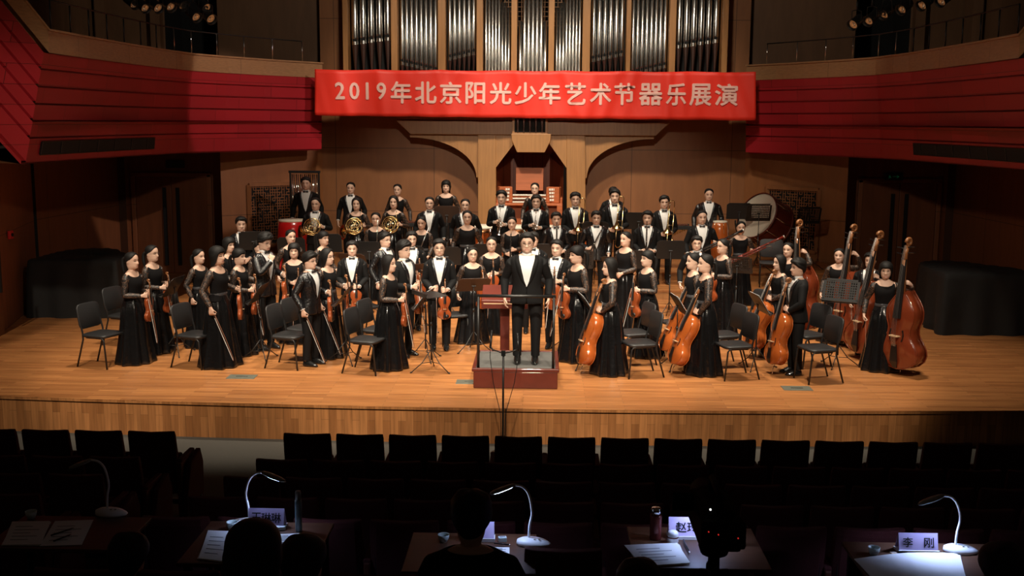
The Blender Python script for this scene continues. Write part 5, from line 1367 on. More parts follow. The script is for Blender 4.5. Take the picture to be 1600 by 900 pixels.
musician(510, 387, ('f', 514, 557), 0, 65, 'f', 'long', 'left', 'girl in long black dress right of the boy before the left chairs', ['violin', 'bow'], vl('the girl beside the left chairs'), glasses=True)
musician(550, 376, 16.9, 0, 5, 'm', 'short', 'lap', 'small boy in black suit facing forward behind a brown desk', ['violin', 'bow'], vl('the small boy behind a brown desk'), look=3)
musician(601, 362, 17.6, 0, 60, 'm', 'short', 'left', 'boy with glasses and shiny jacket behind the front girl with pleats', ['violin'], vl('the boy in a shiny jacket'), glasses=True, shine=True)
musician(603, 397, ('f', 609, 575), 0, 70, 'f', 'long', 'both', 'girl in pleated black dress, front row left of the podium', ['violin', 'bow'], vl('the front girl in pleats'), flare=1.0)
musician(627, 375, ('f', 632, 556), 0, 60, 'm', 'mop', 'both', 'boy in profile beside the pleated-dress front girl', ['violin', 'bow'], vl('the boy in profile left of centre'), glasses=True)
musician(643, 361, 17.8, 0, 15, 'm', 'short', 'both', 'boy with glasses and white shirt cuffs, left of centre rear', ['violin', 'bow'], vl('the boy with white cuffs'), glasses=True, v=.06)
musician(687, 373, ('f', 687, 546), 0, 6, 'm', 'short', 'lap', 'concertmaster boy in black suit holding violin, left of the podium', ['violin', 'bow'], vl('the boy left of the podium'), glasses=True)
musician(738, 385, ('f', 738, 535), 0, 14, 'f', 'pony', 'left', 'girl with glasses behind a brown stand left of the podium', ['violin'], vl('the girl behind a brown stand'), glasses=True, v=-.07)
musician(768, 369, 17.6, 0, 2, 'f', 'pony', 'both', 'girl with glasses standing left behind the conductor', ['viola', 'bow'], vl('the girl left behind the conductor', 'viola'), glasses=True)
musician(833, 362, 17.7, 0, 0, 'm', 'short', 'clasp', 'boy almost hidden directly behind the conductor')
# --- right strings
musician(868, 374, ('f', 868, 544), 0, -15, 'm', 'short', 'both', 'small boy with bow tie just right of the conductor', ['viola', 'bow'], vl('the small boy right of the conductor', 'viola'))
musician(903, 372, ('f', 900, 563), 0, -58, 'f', 'fringe', 'both', 'girl with ponytail looking down, second right of the conductor', ['viola', 'bow'], vl('the girl with ponytail right of the conductor', 'viola'), look=-8, nod=6, H=1.69)
musician(978, 361, 18.2, 0, -45, 'f', 'pony', 'clasp', 'tall girl in black dress between the two trombone players')
musician(1009, 390, ('f', 1008, 556), 0, -62, 'f', 'fringe', 'both', 'girl smiling downward behind the right front chairs', ['viola', 'bow'], vl('the girl behind the right front chairs', 'viola'))
musician(1089, 368, 17.9, 0, -5, 'm', 'short', 'left', 'small boy with glasses below the second bassoon player', ['viola', 'bow'], vl('the boy below the bassoon player', 'viola'), glasses=True)
musician(1130, 372, 17.5, 0, -60, 'f', 'pony', 'both', 'girl with glasses in lace sleeves left of the bassoon girl', ['viola'], vl('the girl with glasses at right', 'viola'), glasses=True)
def fiddler(px, ytop, where, rz, sex, hair, who, kind, bottom, top, dy, front, low, lab, hand=1, reach=.84, other='down', **k):
    """cello and bass players: the instrument stands on its own spike, a hand on its neck"""
    b_ = at_z(where[1], where[2], 0) if isinstance(where, tuple) else None
    Y = b_.y if b_ else where
    A = at_y(*bottom, Y-dy); B = at_y(*top, Y-dy+low)
    up = (B-A).normalized(); L = 1.20 if kind == 'cello' else 1.80
    ep = .16 if kind == 'cello' else .10
    A.z = max(A.z, ep*.9); A = Vector((A.x, A.y, ep*up.z))
    nk = A+up*L*reach
    def ex(P, r, s):
        inv = (Matrix.Translation(P) @ Matrix.Rotation(R(r), 4, 'Z')).inverted()
        h = (inv @ nk)/s
        d = {}
        d[hand] = dict(at=tuple(h), dir=(-hand*.6, -.55, .55), back=(hand*.5, -.3 if kind == 'bass' else -.6, .3), curl=55, pole=(hand*.8, .1, -.6))
        return d
    o = musician(px, ytop, where, 0, rz, sex, hair, other, who, extra=ex, **k)
    ob = inst(kind); ob.matrix_world = frame(A, up, (math.sin(R(front)), -math.cos(R(front)), 0)); tag(ob, lab, CAT[kind], GROUPS[CAT[kind]])
    return o
fiddler(955, 402, ('f', 950, 583), -78, 'f', 'long', 'girl in lace sleeves with the cello nearest the podium', 'cello', (911, 552), (947, 426), .12, -74, .06, 'orange cello standing nearest the podium', reach=.66)
fiddler(1084, 394, 15.7, -75, 'f', 'pony', 'girl half hidden behind the middle front cellist', 'cello', (1040, 538), (1089, 420), .05, -72, .06, 'cello half hidden behind the bright middle cello', reach=.66)
fiddler(1100, 396, ('f', 1097, 583), -80, 'f', 'pony', 'girl in shiny black skirt with the middle front cello', 'cello', (1055, 552), (1103, 427), .12, -74, .06, 'bright orange cello of the middle front girl', reach=.66)
fiddler(1212, 397, ('f', 1212, 558), -70, 'f', 'long', 'girl with long hair holding a cello at right', 'cello', (1174, 540), (1214, 421), .08, -70, .06, 'dark orange cello of the long-haired girl at right', reach=.66)
fiddler(1245, 403, ('f', 1240, 584), -80, 'm', 'mop', 'boy in black suit with the rightmost front cello', 'cello', (1210, 556), (1235, 431), .10, -72, .06, 'orange cello of the boy at right', reach=.66)
fiddler(1232, 378, 17.6, -35, 'f', 'pony', 'girl partly hidden behind a bass neck at right rear', 'bass', (1258, 520), (1253, 359), -.15, -60, .0, 'double bass rising behind the right cello boy', reach=.72)
fiddler(1312, 387, 17.2, -25, 'f', 'pony', 'girl with the rear left double bass of three', 'bass', (1319, 528), (1337, 366), .30, -62, .0, 'rear left of the three dark double basses', reach=.76, other='downbow', things=['bassbow'], thing_labels=('bow in the lowered hand of the rear left bass girl',))
fiddler(1361, 394, 16.3, -30, 'm', 'short', 'boy between the two girls with double basses', 'bass', (1346, 556), (1378, 379), .35, -64, .0, 'middle one of the three double basses', reach=.64, other='downbow', things=['bassbow'], thing_labels=('bow in the lowered hand of the bass boy',))
fiddler(1390, 408, ('f', 1375, 578), -15, 'f', 'bob', 'girl with fringe holding the nearest double bass', 'bass', (1407, 577), (1423, 387), .28, -56, .0, 'nearest double bass at the right end of the stage', reach=.66, other='downbow', things=['bassbow'], thing_labels=('bow in the lowered hand of the nearest bass girl',), nod=4)
# --- woodwinds
musician(587, 331, 19.85, 1, 5, 'f', 'pony', 'flute', 'girl with glasses holding a flute upright under the horns', ['flute'], ('silver flute held upright by the girl with glasses',), glasses=True)
musician(659, 337, 19.8, 1, -4, 'f', 'pony', 'flutediag', 'girl looking down with a slanting flute', ['flute'], ('silver flute held slanting by the girl looking down',), nod=8)
musician(730, 328, 19.9, 1, 2, 'f', 'pony', 'down', 'girl with glasses and arms hanging, in the woodwind row', glasses=True)
musician(800, 338, 19.75, 1, -4, 'f', 'pony', 'reed', 'girl holding an oboe upright left of the conductor', ['oboe'], ('black oboe with silver keys left of the conductor',))
musician(869, 331, 19.8, 1, 4, 'm', 'short', 'reedshort', 'boy with clarinet above the small boy right of the conductor', ['clarinet'], ('clarinet of the boy right behind the conductor',), shine=True)
musician(932, 329, 19.8, 1, 3, 'm', 'short', 'reeddiag', 'boy with glasses holding a clarinet aslant', ['clarinet'], ('black clarinet held aslant right of the conductor',), glasses=True, shine=True, build=1.08)
musician(1012, 329, 19.8, 1, -6, 'm', 'short', 'reedshort', 'boy with clarinet left of the right trombone player', ['clarinet'], ('short dark clarinet held before a white shirt front',))
musician(1097, 328, 19.85, 1, 2, 'm', 'crew', 'bassoon', 'boy in black suit holding a dark bassoon across his body', ['bassoon2'], ('dark bassoon with white bell ring held by the boy',), build=1.06)
musician(1158, 345, 19.7, 1, -4, 'f', 'pony', 'bassoon', 'girl in black dress holding a red bassoon at right', ['bassoon'], ('red bassoon slanting up in front of the girl',))
# --- brass
musician(493, 308, 20.55, 2, 0, 'm', 'crew', 'horn', 'boy with glasses holding a horn beside the red drum', ['horn'], ('brass horn beside the red drum',), glasses=True)
musician(557, 308, 20.9, 2, 3, 'f', 'long', 'horn', 'long-haired girl with the middle horn of three', ['horn'], ('brass horn in the middle of the three',))
musician(615, 305, 20.95, 2, -2, 'f', 'long', 'horn', 'long-haired girl with the right horn of three', ['horn'], ('brass horn rightmost of the three',))
musician(671, 307, 20.9, 2, 4, 'm', 'crew', 'down', 'boy with glasses left of the tall brown desk', glasses=True)
musician(727, 310, 20.8, 2, 0, 'm', 'crew', 'down', 'short-haired boy with glasses right of the brown desk', glasses=True, build=1.1)
musician(784, 297, 21.0, 2, -3, 'm', 'short', 'trumpet', 'tall boy with glasses holding the left trumpet', ['trumpet'], ('silver trumpet held by the tall boy',), glasses=True)
musician(838, 304, 20.95, 2, 0, 'm', 'short', 'trumpet', 'boy with glasses holding the right trumpet', ['trumpet'], ('silver trumpet held in front of the organ console',), glasses=True)
musician(899, 300, 20.95, 2, 3, 'm', 'short', 'trombone', 'boy with the left trombone in front of the wooden pillar', ['trombone'], ('brass trombone leftmost of three',), glasses=True)
musician(961, 295, 21.1, 2, -3, 'm', 'short', 'trombone', 'tall boy with the middle trombone', ['trombone'], ('brass trombone in the middle of three',))
musician(1038, 305, 20.95, 2, 3, 'm', 'short', 'trombone', 'boy with glasses holding the right trombone', ['trombone'], ('brass trombone rightmost of three',), glasses=True)
# --- percussion and the back row
musician(376, 323, 19.15, 0, 18, 'm', 'short', 'clasp', 'boy in black suit standing alone at left before the wall', H=1.74)
musician(478, 276, 22.3, 3, 3, 'm', 'short', 'down', 'tall man in black suit before the tubular bells')
musician(548, 284, 22.6, 3, 0, 'm', 'crew', 'down', 'boy in black suit behind the middle horn player')
musician(621, 287, 22.7, 3, 0, 'f', 'pony', 'down', 'girl with tied hair behind the right horn player')
musician(697, 281, 23.0, 3, 0, 'f', 'bob', 'down', 'girl with bob hair standing behind a brown desk at the back')
musician(836, 285, 23.1, 3, -4, 'f', 'pony', 'down', 'girl standing in front of the organ console', glasses=True)
musician(958, 292, 22.8, 3, 5, 'm', 'short', 'down', 'boy hidden behind the middle trombone player')
musician(1108, 294, 21.75, 3, -4, 'm', 'crew', 'down', 'sturdy boy in black suit left of the bass drum', build=1.1, shine=True)
# ------------------------------------------------------------------ chairs
CH = {}
def chair(px, py, rz, lab, z=0.0, grey=False, group='black orchestra chairs'):
    p = at_z(px, py, z+.46)
    if grey not in CH: CH[grey] = make_chair(grey); o = CH[grey]
    else: o = copy_tree(CH[grey])
    o.location = (p.x, p.y, z); o.rotation_euler = (0, 0, R(rz)); tag(o, lab, 'chair', group); return o
chair(160, 521, 72, 'black chair at the far left end of the stage front')
chair(196, 492, 72, 'black chair half hidden behind the two leftmost girls')
chair(306, 522, 72, 'black chair left of the bob-haired front girl')
chair(281, 487, 70, 'black chair between the second girl and the short girl at left')
chair(452, 523, 75, 'black chair left of the boy standing before the left chairs')
chair(474, 512, 72, 'black chair just behind the boy before the left chairs')
chair(573, 530, 74, 'black chair left of the pleated-dress front girl')
chair(592, 514, 72, 'black chair close behind the pleated-dress front girl')
chair(568, 478, 40, 'black chair facing forward behind the two chairs at centre left')
chair(706, 491, 20, 'black chair behind the boy left of the podium')
chair(640, 477, 30, 'black chair left of the podium behind the boy in profile')
chair(1000, 535, -75, 'black chair right of the nearest cello, in front')
chair(990, 519, -72, 'black chair behind the front chair right of the nearest cello')
chair(1148, 538, -75, 'black chair right of the middle front cello girl')
chair(1131, 522, -72, 'black chair behind the chair of the middle cello girl')
chair(1058, 503, -60, 'black chair between the first two front cellos')
chair(1178, 497, -50, 'black chair behind the dark orange cello')
chair(1278, 543, -75, 'black chair right of the boy with the front cello')
chair(1262, 522, -65, 'black chair behind the chair of the front cello boy')
chair(1205, 410, -10, 'chair painted grey-lit on the riser right of the bassoon girl', .36, True, None)  # grey stands in for light falling on the backrest
# ------------------------------------------------------------------ music stands
SD = {}
def stand(px, py, rz, h, lab, z=0.0, kind='plain', tilt=28, flat=False, dy=None, group='black music stands'):
    p = at_z(px, py, z) if dy is None else Vector((at_y(px, py, dy).x, dy, z))
    key = (round(h, 2), kind, tilt, flat)
    if key not in SD: SD[key] = make_stand(h, tilt, kind, False, flat); o = SD[key]
    else: o = copy_tree(SD[key])
    o.location = (p.x, p.y, z); o.rotation_euler = (0, 0, R(rz)); tag(o, lab, 'music stand', group); return o
def sheet(st, h, tilt, lab, w=.40, hh=.30):
    t = empty('sheet_music'); tag(t, lab, 'sheet music')
    t.matrix_world = Matrix.Translation(st.location) @ Matrix.Rotation(st.rotation_euler.z, 4, 'Z') @ Matrix.Translation((0, -.01, h)) @ Matrix.Rotation(R(-tilt), 4, 'X') @ Matrix.Translation((0, -.012, 0))
    g = MB()
    for s in (-1, 1):
        g.loft([[(s*x, -.004-.02*x*(1-x*2), z) for z in (-hh/2, hh/2)] for x in (0, .06, .12, w/2)], closed=False)
    g.build('pages', M['paper'], t, solid=.003)
    g = MB()
    for s in (-1, 1):
        for i in range(6): g.box((s*w*.25, -.0095, hh*.36-i*hh*.14), (w*.38, .001, .006))
    g.build('staves', M['paperlines'], t)
stand(277, 553, -95, 1.02, 'dark music stand right of the second girl at left', tilt=32)
stand(409, 562, -92, .98, 'music stand with dark desk right of the girl in profile', tilt=34)
stand(541, 566, -92, .98, 'music stand right of the long-dressed girl at left', tilt=36)
stand(553, 500, 165, 1.05, 'brown-lit music stand in front of the small boy', kind='brown', tilt=40, group=None)
stand(674, 580, -60, 1.08, 'music stand with level desk in front left of the podium', flat=True)
sheet(stand(665, 562, -98, .90, 'music stand with white pages left of the podium', tilt=36), .90, 36, 'open white sheet music on the stand left of the podium')
stand(740, 549, -165, 1.02, 'brown-desked music stand in front of the girl with glasses', kind='brown', tilt=48, group=None)
stand(656, 520, -150, 1.05, 'small brown-desked music stand behind the level-desk stand', kind='brown', tilt=48, group=None)
sheet(stand(912, 573, 98, .92, 'music stand behind the nearest cello', tilt=34), .92, 34, 'white sheet music on the stand behind the nearest cello')
sheet(stand(1056, 575, 98, .92, 'music stand with white pages left of the middle front cello', tilt=32), .92, 32, 'white sheet music on the stand left of the middle front cello')
sheet(stand(1180, 575, 98, .94, 'music stand with white pages left of the rightmost front cello', tilt=32), .94, 32, 'white sheet music on the stand left of the rightmost front cello')
stand(1308, 572, -28, 1.10, 'perforated music stand in front of the three double basses', kind='perforated', tilt=22)
stand(886, 549, 120, .95, 'low music stand right behind the podium', tilt=50)
stand(960, 500, 150, 1.0, 'music stand behind the nearest cello girl', tilt=40)
stand(1148, 510, 160, 1.05, 'perforated music stand below the bassoon girl', kind='perforated', tilt=30, dy=18.6)
for px, py, y, lv, rz, kind, lab in ((395, 345, 18.9, 0, 200, 'plain', 'dark music stand beside the boy alone at left'),
        (455, 385, 19.1, 0, 180, 'plain', 'black music stand in front of the red drum'), (512, 380, 19.1, 0, 178, 'plain', 'black music stand in front of the left horn player'), (577, 392, 19.1, 0, 178, 'plain', 'black music stand left below the girl with the upright flute'),
        (640, 398, 19.1, 0, 180, 'plain', 'black music stand left of the girl with the slanting flute'), (698, 400, 19.1, 0, 180, 'plain', 'black music stand left of the girl with hanging arms'), (762, 395, 19.1, 0, 180, 'plain', 'black music stand left of the oboe girl'),
        (840, 395, 19.1, 0, 180, 'plain', 'black music stand right of the oboe girl'), (905, 405, 19.1, 0, 180, 'perforated', 'perforated music stand left of the clarinet boy with glasses'), (985, 405, 19.1, 0, 182, 'plain', 'black music stand right of the clarinet boy with glasses'),
        (1048, 390, 19.1, 0, 183, 'plain', 'black music stand below the right trombone player'), (815, 378, 20.5, 2, 180, 'plain', 'black music stand between the two trumpet players'), (930, 360, 20.5, 2, 180, 'plain', 'black music stand between two trombone players'), (998, 345, 21.05, 2, 180, 'plain', 'black music stand left of the right trombone player'),
        (698, 335, 21.05, 2, 180, 'brown', 'wide brown music stand in front of the bob-haired percussionist'), (1155, 330, 22.0, 3, 175, 'plain', 'plain dark music stand left of the bass drum'), (1186, 332, 21.5, 3, 190, 'perforated', 'perforated music stand in front of the bass drum head'), (1265, 336, 22.0, 3, 195, 'perforated', 'perforated music stand at right in front of the lattice panel')):
    p = at_y(px, py, y); z = LV[lv]
    stand(px, py, rz, round(min(1.35, max(.85, p.z-z)), 2), lab, z, kind, 12, dy=y, group=None if kind == 'brown' else 'black music stands')

# ------------------------------------------------------------------ auditorium seats
def make_seat():
    root = empty('auditorium_seat')   # its back towards -Y (the camera), facing the stage
    g = MB(); rings = []
    for z, y, w, d in ((.30, .0, .215, .035), (.50, -.02, .225, .045), (.72, -.055, .228, .048), (.90, -.09, .226, .042), (.945, -.10, .222, .03)):
        rings.append([Vector((x*w, y+dy*d-(.03*x*x-.03)*-1*.6, z-(.008*(1-x*x)))) for x, dy in ((-1, -.6), (-.8, -1), (-.4, -1), (0, -1), (.4, -1), (.8, -1), (1, -.6), (1, .6), (.8, 1), (.4, 1), (0, 1), (-.4, 1), (-.8, 1), (-1, .6))])
    g.loft(rings, cap0=True, cap1=True); g.build('backrest', M['seatred'], root, smooth=False, bevel=.008)
    g = MB(); g.box((0, -.075, .60), (.40, .02, .56), rot=Matrix.Rotation(R(8), 3, 'X')); g.build('back_panel', M['seatback'], root, bevel=.006)
    g = MB(); g.box((0, .12, .46), (.40, .10, .40), rot=Matrix.Rotation(R(-8), 3, 'X')); g.build('folded_seat', M['seatred'], root, bevel=.02)
    g = MB(); g.box((.2525, .10, .33), (.045, .40, .62)); sp = g.build('side_panel', M['seatwood'], root, bevel=.01)
    g = MB(); g.box((.2525, .11, .645), (.055, .40, .04)); g.build('armrest', M['seatred'], sp, bevel=.012)
    g = MB(); g.box((.2525, .10, .01), (.06, .42, .02)); g.box((0, .05, .20), (.40, .05, .05)); g.build('base', M['blackmetal'], root)
    return root
def end_panel(p, lab):
    t = empty('row_end_panel', p); tag(t, lab, 'seat end panel')
    g = MB(); rings = [[Vector((x, y, z)) for y, z in ((-.22, 0), (.24, 0), (.30, .20), (.32, .50), (.24, .66), (-.06, .60), (-.20, .30))] for x in (-.025, .025)]
    g.loft(rings, cap0=True, cap1=True); g.build('panel', M['seatred'], t, bevel=.012)
    g = MB(); g.lathe([(.03, -.004), (.03, .004)], 12, 0, Matrix.Translation((.028, .20, .16)) @ Matrix.Rotation(R(90), 4, 'Y')); g.build('row_lamp', M['blackmetal'], t)
seat0 = None
ORDW = ['first', 'second', 'third', 'fourth', 'fifth', 'sixth', 'seventh', 'eighth', 'ninth', 'tenth', 'eleventh', 'twelfth', 'thirteenth', 'fourteenth', 'fifteenth', 'sixteenth', 'seventeenth']
ROWW = ['front', 'second', 'third', 'fourth', 'fifth', 'sixth', 'seventh']
DESKS = [(-3.5, -2.42), (-2.15, -1.05), (-.72, .24), (.70, 1.55), (1.92, 2.95)]
AISLE_R = [443, 400, 350, 296, 224, 150, 60]; AISLE_L = [282, 228, 172, 76, None, None, None]
for r in range(7):
    y, zt, zf = ROW_Y[r], ROW_Z[r], ROW_F[r]
    x0 = at_y(AISLE_R[r], ROW_PY[r], y).x
    n = 0; x = x0+.25
    while True:
        sx = 800+FPX*(x-.25-CAMP.x)/y+44
        if sx > 1625: break
        if r == 5 and any(a-.1 < x < c+.1 for a, c in DESKS): x += .505; n += 1; continue
        if r == 6 and sx > 1300 and False: break
        if seat0 is None: o = seat0 = make_seat()
        else: o = copy_tree(seat0)
        o.location = (x, y, zf); 
        tag(o, 'dark red auditorium seat, %s from the aisle in the %s row of the right block' % (ORDW[min(n, 16)], ROWW[r]), 'seat', 'dark red auditorium seats')
        x += .505; n += 1
    if AISLE_L[r] is not None:
        x = at_y(AISLE_L[r], ROW_PY[r]-16, y).x-.25; n = 0; first = True
        end_panel((x+.31, y+.08, zf), 'red end panel closing the %s row of the left block at the aisle' % ROWW[r])
        while 844+FPX*(x-CAMP.x)/y > -60:
            o = copy_tree(seat0); o.location = (x, y, zf)
            tag(o, 'dark red auditorium seat, %s from the aisle in the %s row of the left block' % (ORDW[n], ROWW[r]), 'seat', 'dark red auditorium seats')
            x -= .515; n += 1
# ------------------------------------------------------------------ jury desks over the sixth row
DZ = .93
def desk(x0, x1, y0, y1, lab):
    t = empty('jury_desk', ((x0+x1)/2, (y0+y1)/2, 0)); tag(t, lab, 'desk', None)
    w, d = x1-x0, y1-y0; zf = ROW_F[5]
    g = MB(); g.box((0, 0, DZ-.0125), (w, d, .025)); g.build('board', M['deskwood'], t, bevel=.004)
    for sx in (-1, 1):
        for sy in (-1, 1):
            g = MB(); g.box((sx*(w/2-.05), sy*(d/2-.05), (DZ-.025+(zf if sy < 0 else ROW_F[5]))/2), (.04, .04, DZ-.025-zf)); g.build('leg', M['blackmetal'], t)
    g = MB(); g.box((0, d/2-.02, DZ-.12), (w-.1, .02, .19)); g.build('front_board', M['deskwood'], t)
    return t
PD = lambda px, py: at_z(px, py, DZ)
desk(PD(-20, 850).x, PD(196, 850).x, PD(100, 858).y, PD(100, 806).y, 'brown jury desk at far left with unlit lamp and papers')
desk(PD(300, 850).x, PD(505, 850).x, PD(400, 882).y, PD(400, 815).y, 'brown jury desk left of centre with lit lamp and bottle')
desk(PD(640, 850).x, PD(838, 850).x, PD(740, 895).y, PD(740, 833).y, 'brown jury desk below the podium with lit lamp')
desk(PD(985, 850).x, PD(1186, 850).x, PD(1080, 888).y, PD(1080, 824).y, 'brown jury desk with a brown thermos, right of centre')
desk(PD(1318, 850).x, PD(1545, 850).x, PD(1430, 905).y, PD(1430, 848).y, 'brown jury desk at right with the brightest lamp')
def led_lamp(base, d, lab, lit=True, power=5.5, rz=0, reach=.24, h=.36, drop=.02):
    """lamp with a mouse-shaped base, a bent neck and a flat oval head; d is +1 when the head reaches right"""
    t = empty('desk_lamp', base, R(rz)); tag(t, lab, 'desk lamp')
    g = MB(); rings = []
    for z, k in ((0, .92), (.008, 1), (.022, .96), (.034, .75), (.040, .35)):
        rings.append([Vector((.105*k*math.cos(a)-d*.03, .062*k*math.sin(a)-.01, z+(.010*math.cos(a)*d*k if z > .01 else 0))) for a in [2*PI*i/24 for i in range(24)]])
    g.loft(rings, cap0=True, cap1=True); b_ = g.build('base', M['lampwhite'], t, smooth=True)
    for k in (-1, 1):
        g = MB(); g.lathe([(.007, 0), (.007, .003)], 10, 0, Matrix.Translation((-d*.05+k*.014, -.03, .040))); g.build('button', M['lampdark'], b_)
    P = [Vector((0, 0, .03)), Vector((-d*.005, 0, .12)), Vector((d*-.018, 0, .20)), Vector((d*.002, 0, h-.06)), Vector((d*.04, 0, h-.012)), Vector((d*.09, 0, h))]
    pts = []
    for i in range(len(P)-1):
        a, b2, c, e = P[max(i-1, 0)], P[i], P[i+1], P[min(i+2, len(P)-1)]
        for k in range(5):
            u = k/5; pts.append(.5*((2*b2)+(c-a)*u+(2*a-5*b2+4*c-e)*u*u+(-a+3*b2-3*c+e)*u**3))
    pts.append(P[-1])
    g = MB(); g.tube(pts, .0075, 8); g.build('neck', M['lampwhite'], t, smooth=True)
    hd = Matrix.Translation((d*.09, 0, h)) @ Matrix.Rotation(d*R(22), 4, 'Y')
    g = MB(); rings = []
    for z, k in ((-.006, .94), (.0, 1), (.008, .9), (.012, .5)):
        rings.append([hd @ Vector((d*.075+.085*k*math.cos(a), .030*k*math.sin(a), z)) for a in [2*PI*i/22 for i in range(22)]])
    g.loft(rings, cap0=True, cap1=True); hh = g.build('head', M['lampdark'], t, smooth=True)
    g = MB(); g.loft([[hd @ Vector((d*.075+.072*k*math.cos(a), .024*k*math.sin(a), z)) for a in [2*PI*i/22 for i in range(22)]] for z, k in ((-.006, 1), (-.0085, .95))], cap0=True, cap1=True)
    g.build('light_strip', M['led'] if lit else M['lampwhite'], hh)
    if lit:
        l = bpy.data.lights.new('lamp_light', 'SPOT'); l.energy = power; l.color = (.42, .56, 1.0); l.spot_size = R(125); l.spot_blend = .6; l.shadow_soft_size = .03
        lo = bpy.data.objects.new('lamp_light', l); COL.objects.link(lo); lo.parent = t; lo.location = hd @ Vector((d*.075, 0, -.014)); lo.rotation_euler = (0, 0, 0)
    return t
def name_card(px0, px1, py0, py1, text, lab, twc):
    c = PD((px0+px1)/2, py1); y = c.y; w = at_y(px1, py1, y).x-at_y(px0, py1, y).x; h = (py1-py0)/FPX*y*1.02
    t = empty('name_card', (c.x, y, DZ)); tag(t, lab, 'name card')
    g = MB(); g.loft([[(-w/2, -.03, .012), (w/2, -.03, .012)], [(-w/2, 0, h), (w/2, 0, h)], [(-w/2, .05, .012), (w/2, .05, .012)]], closed=False); cd = g.build('card', M['card'], t, solid=.003)
    g = MB(); g.box((0, .01, .005), (w+.01, .10, .010)); g.box((0, -.038, .012), (w+.01, .008, .020)); g.build('holder', M['lampwhite'], t)
    nm = len(text)
    for i, chx in enumerate(text):
        if chx == ' ': continue
        o = text_mb(chx, 1, M['ink'], 'lettering', cd, ((i-(nm-1)/2)*twc, -.0055-.012, h*.56), (PI/2-math.atan2(.03, h), 0, 0), bold=.012, extrude=.02, width=h*.50, height=h*.50)
        for v_ in o.data.vertices: v_.co.z *= .03
def papers(corners, lab, n=1, cat='papers', lift=.0):
    c = sum((PD(*p) for p in corners), Vector())/len(corners); t = empty('papers', (c.x, c.y, DZ)); tag(t, lab, cat)
    for k in range(n):
        q = [PD(*p)-Vector((c.x, c.y, DZ)) for p in corners]
        g = MB(); rot = Matrix.Rotation(R(k*2.5), 3, 'Z'); N = 6; rings = []
        for i in range(N+1):
            a = q[0].lerp(q[1], i/N); b_ = q[3].lerp(q[2], i/N)
            rings.append([rot @ (a.lerp(b_, j/N)+Vector((0, 0, .003+.004*k+lift*math.sin(PI*i/N)*(.5+.5*j/N)))) for j in range(N+1)])
        g.loft(rings, closed=False); sh_ = g.build('sheet', M['paper'], t, solid=.002)
    g = MB()
    for i in range(5):
        a = q[0].lerp(q[3], .2+i*.14); b_ = q[1].lerp(q[2], .2+i*.14)
        g.bar(rot @ (a.lerp(b_, .15)+Vector((0, 0, .0052+.004*(n-1)+lift*.45))), rot @ (a.lerp(b_, .6+.2*(i % 2))+Vector((0, 0, .0052+.004*(n-1)+lift*.45))), .006, .0006)
    if not lift: g.build('printed_lines', M['paperlines'], t)
def cup(px, py, lab, m='greencup', r=.036, h=.045):
    c = PD(px, py); t = empty('cup', c); tag(t, lab, 'cup')
    g = MB(); g.lathe([(r*.6, 0), (r*.9, h*.5), (r, h), (r*.93, h), (r*.8, h*.5), (r*.5, .006)], 24); g.build('bowl', M[m], t, smooth=True)
    g = MB(); g.lathe([(r*.62, 0), (r*.66, .006), (r*.6, .010)], 20); g.build('foot_ring', M[m], t, smooth=True)
def pen(a, c, lab):
    A, B = PD(*a), PD(*c); mid = (A+B)/2; t = empty('pen', mid); tag(t, lab, 'pen')
    d = (B-A)/2; d.z = 0
    g = MB(); g.tube([-d+Vector((0, 0, .014)), d*.75+Vector((0, 0, .014))], .005, 8); g.build('barrel', M['ebony'], t, smooth=True)
    g = MB(); g.tube([d*.75+Vector((0, 0, .014)), d+Vector((0, 0, .013))], [.005, .0015], 8); g.build('tip', M['silver'], t, smooth=True)
def bottle(px, py, h, r, m, cap, lab, cat):
    c = PD(px, py); t = empty(cat.replace(' ', '_'), c); tag(t, lab, cat)
    g = MB(); g.lathe([(r*.95, 0), (r, .01), (r, h*.72), (r*.92, h*.78)], 24); g.build('body', M[m], t, smooth=True)
    g = MB(); g.lathe([(r*.85, h*.78), (r*.85, h*.97), (r*.7, h)], 24); g.build('cap', M[cap], t, smooth=True)
def small_box(px, py, s, m, lab, cat='small box'):
    c = PD(px, py); t = empty('small_box', c, .2); tag(t, lab, cat)
    g = MB(); g.box((0, 0, s[2]/2), s); g.build('case', M[m], t, bevel=.004); g = MB(); g.box((0, 0, s[2]+.0008), (s[0]*.7, s[1]*.4, .001)); g.build('print', M['paperlines'], t)
# far left desk
papers([(2, 853), (62, 853), (80, 816), (22, 816)], 'pile of dim white papers at the far left edge', 2)
papers([(62, 854), (128, 852), (146, 813), (86, 815)], 'dim white sheet under two dark pens', 1)
pen((80, 840), (116, 828), 'upper dark pen on the dim white sheet'); pen((84, 849), (112, 838), 'lower dark pen on the dim white sheet')
cup(49, 809, 'pale cup on the far left jury desk')
led_lamp(PD(168, 803), -1, 'unlit pale desk lamp on the far left jury desk', False, h=.36)
# second desk
led_lamp(PD(390, 820), 1, 'lit desk lamp left of centre, its head reaching right', power=5.5, h=.345)
name_card(390, 445, 792, 824, '王琳琳', 'lilac name card with three dark characters beside the lit left lamp', .062)
cup(363, 826, 'pale green cup left of the lit left lamp'); papers([(308, 874), (352, 880), (372, 832), (328, 830)], 'white papers under the pale green cup', 2)
papers([(424, 850), (466, 846), (470, 834), (422, 836)], 'small bluish-lit paper right of the left judge', 1)
bottle(467, 830, .26, .021, 'greybottle', 'lampdark', 'slim grey-green bottle right of the three-character card', 'bottle')
small_box(440, 828, (.05, .03, .025), 'greencup', 'small pale box in front of the three-character card')
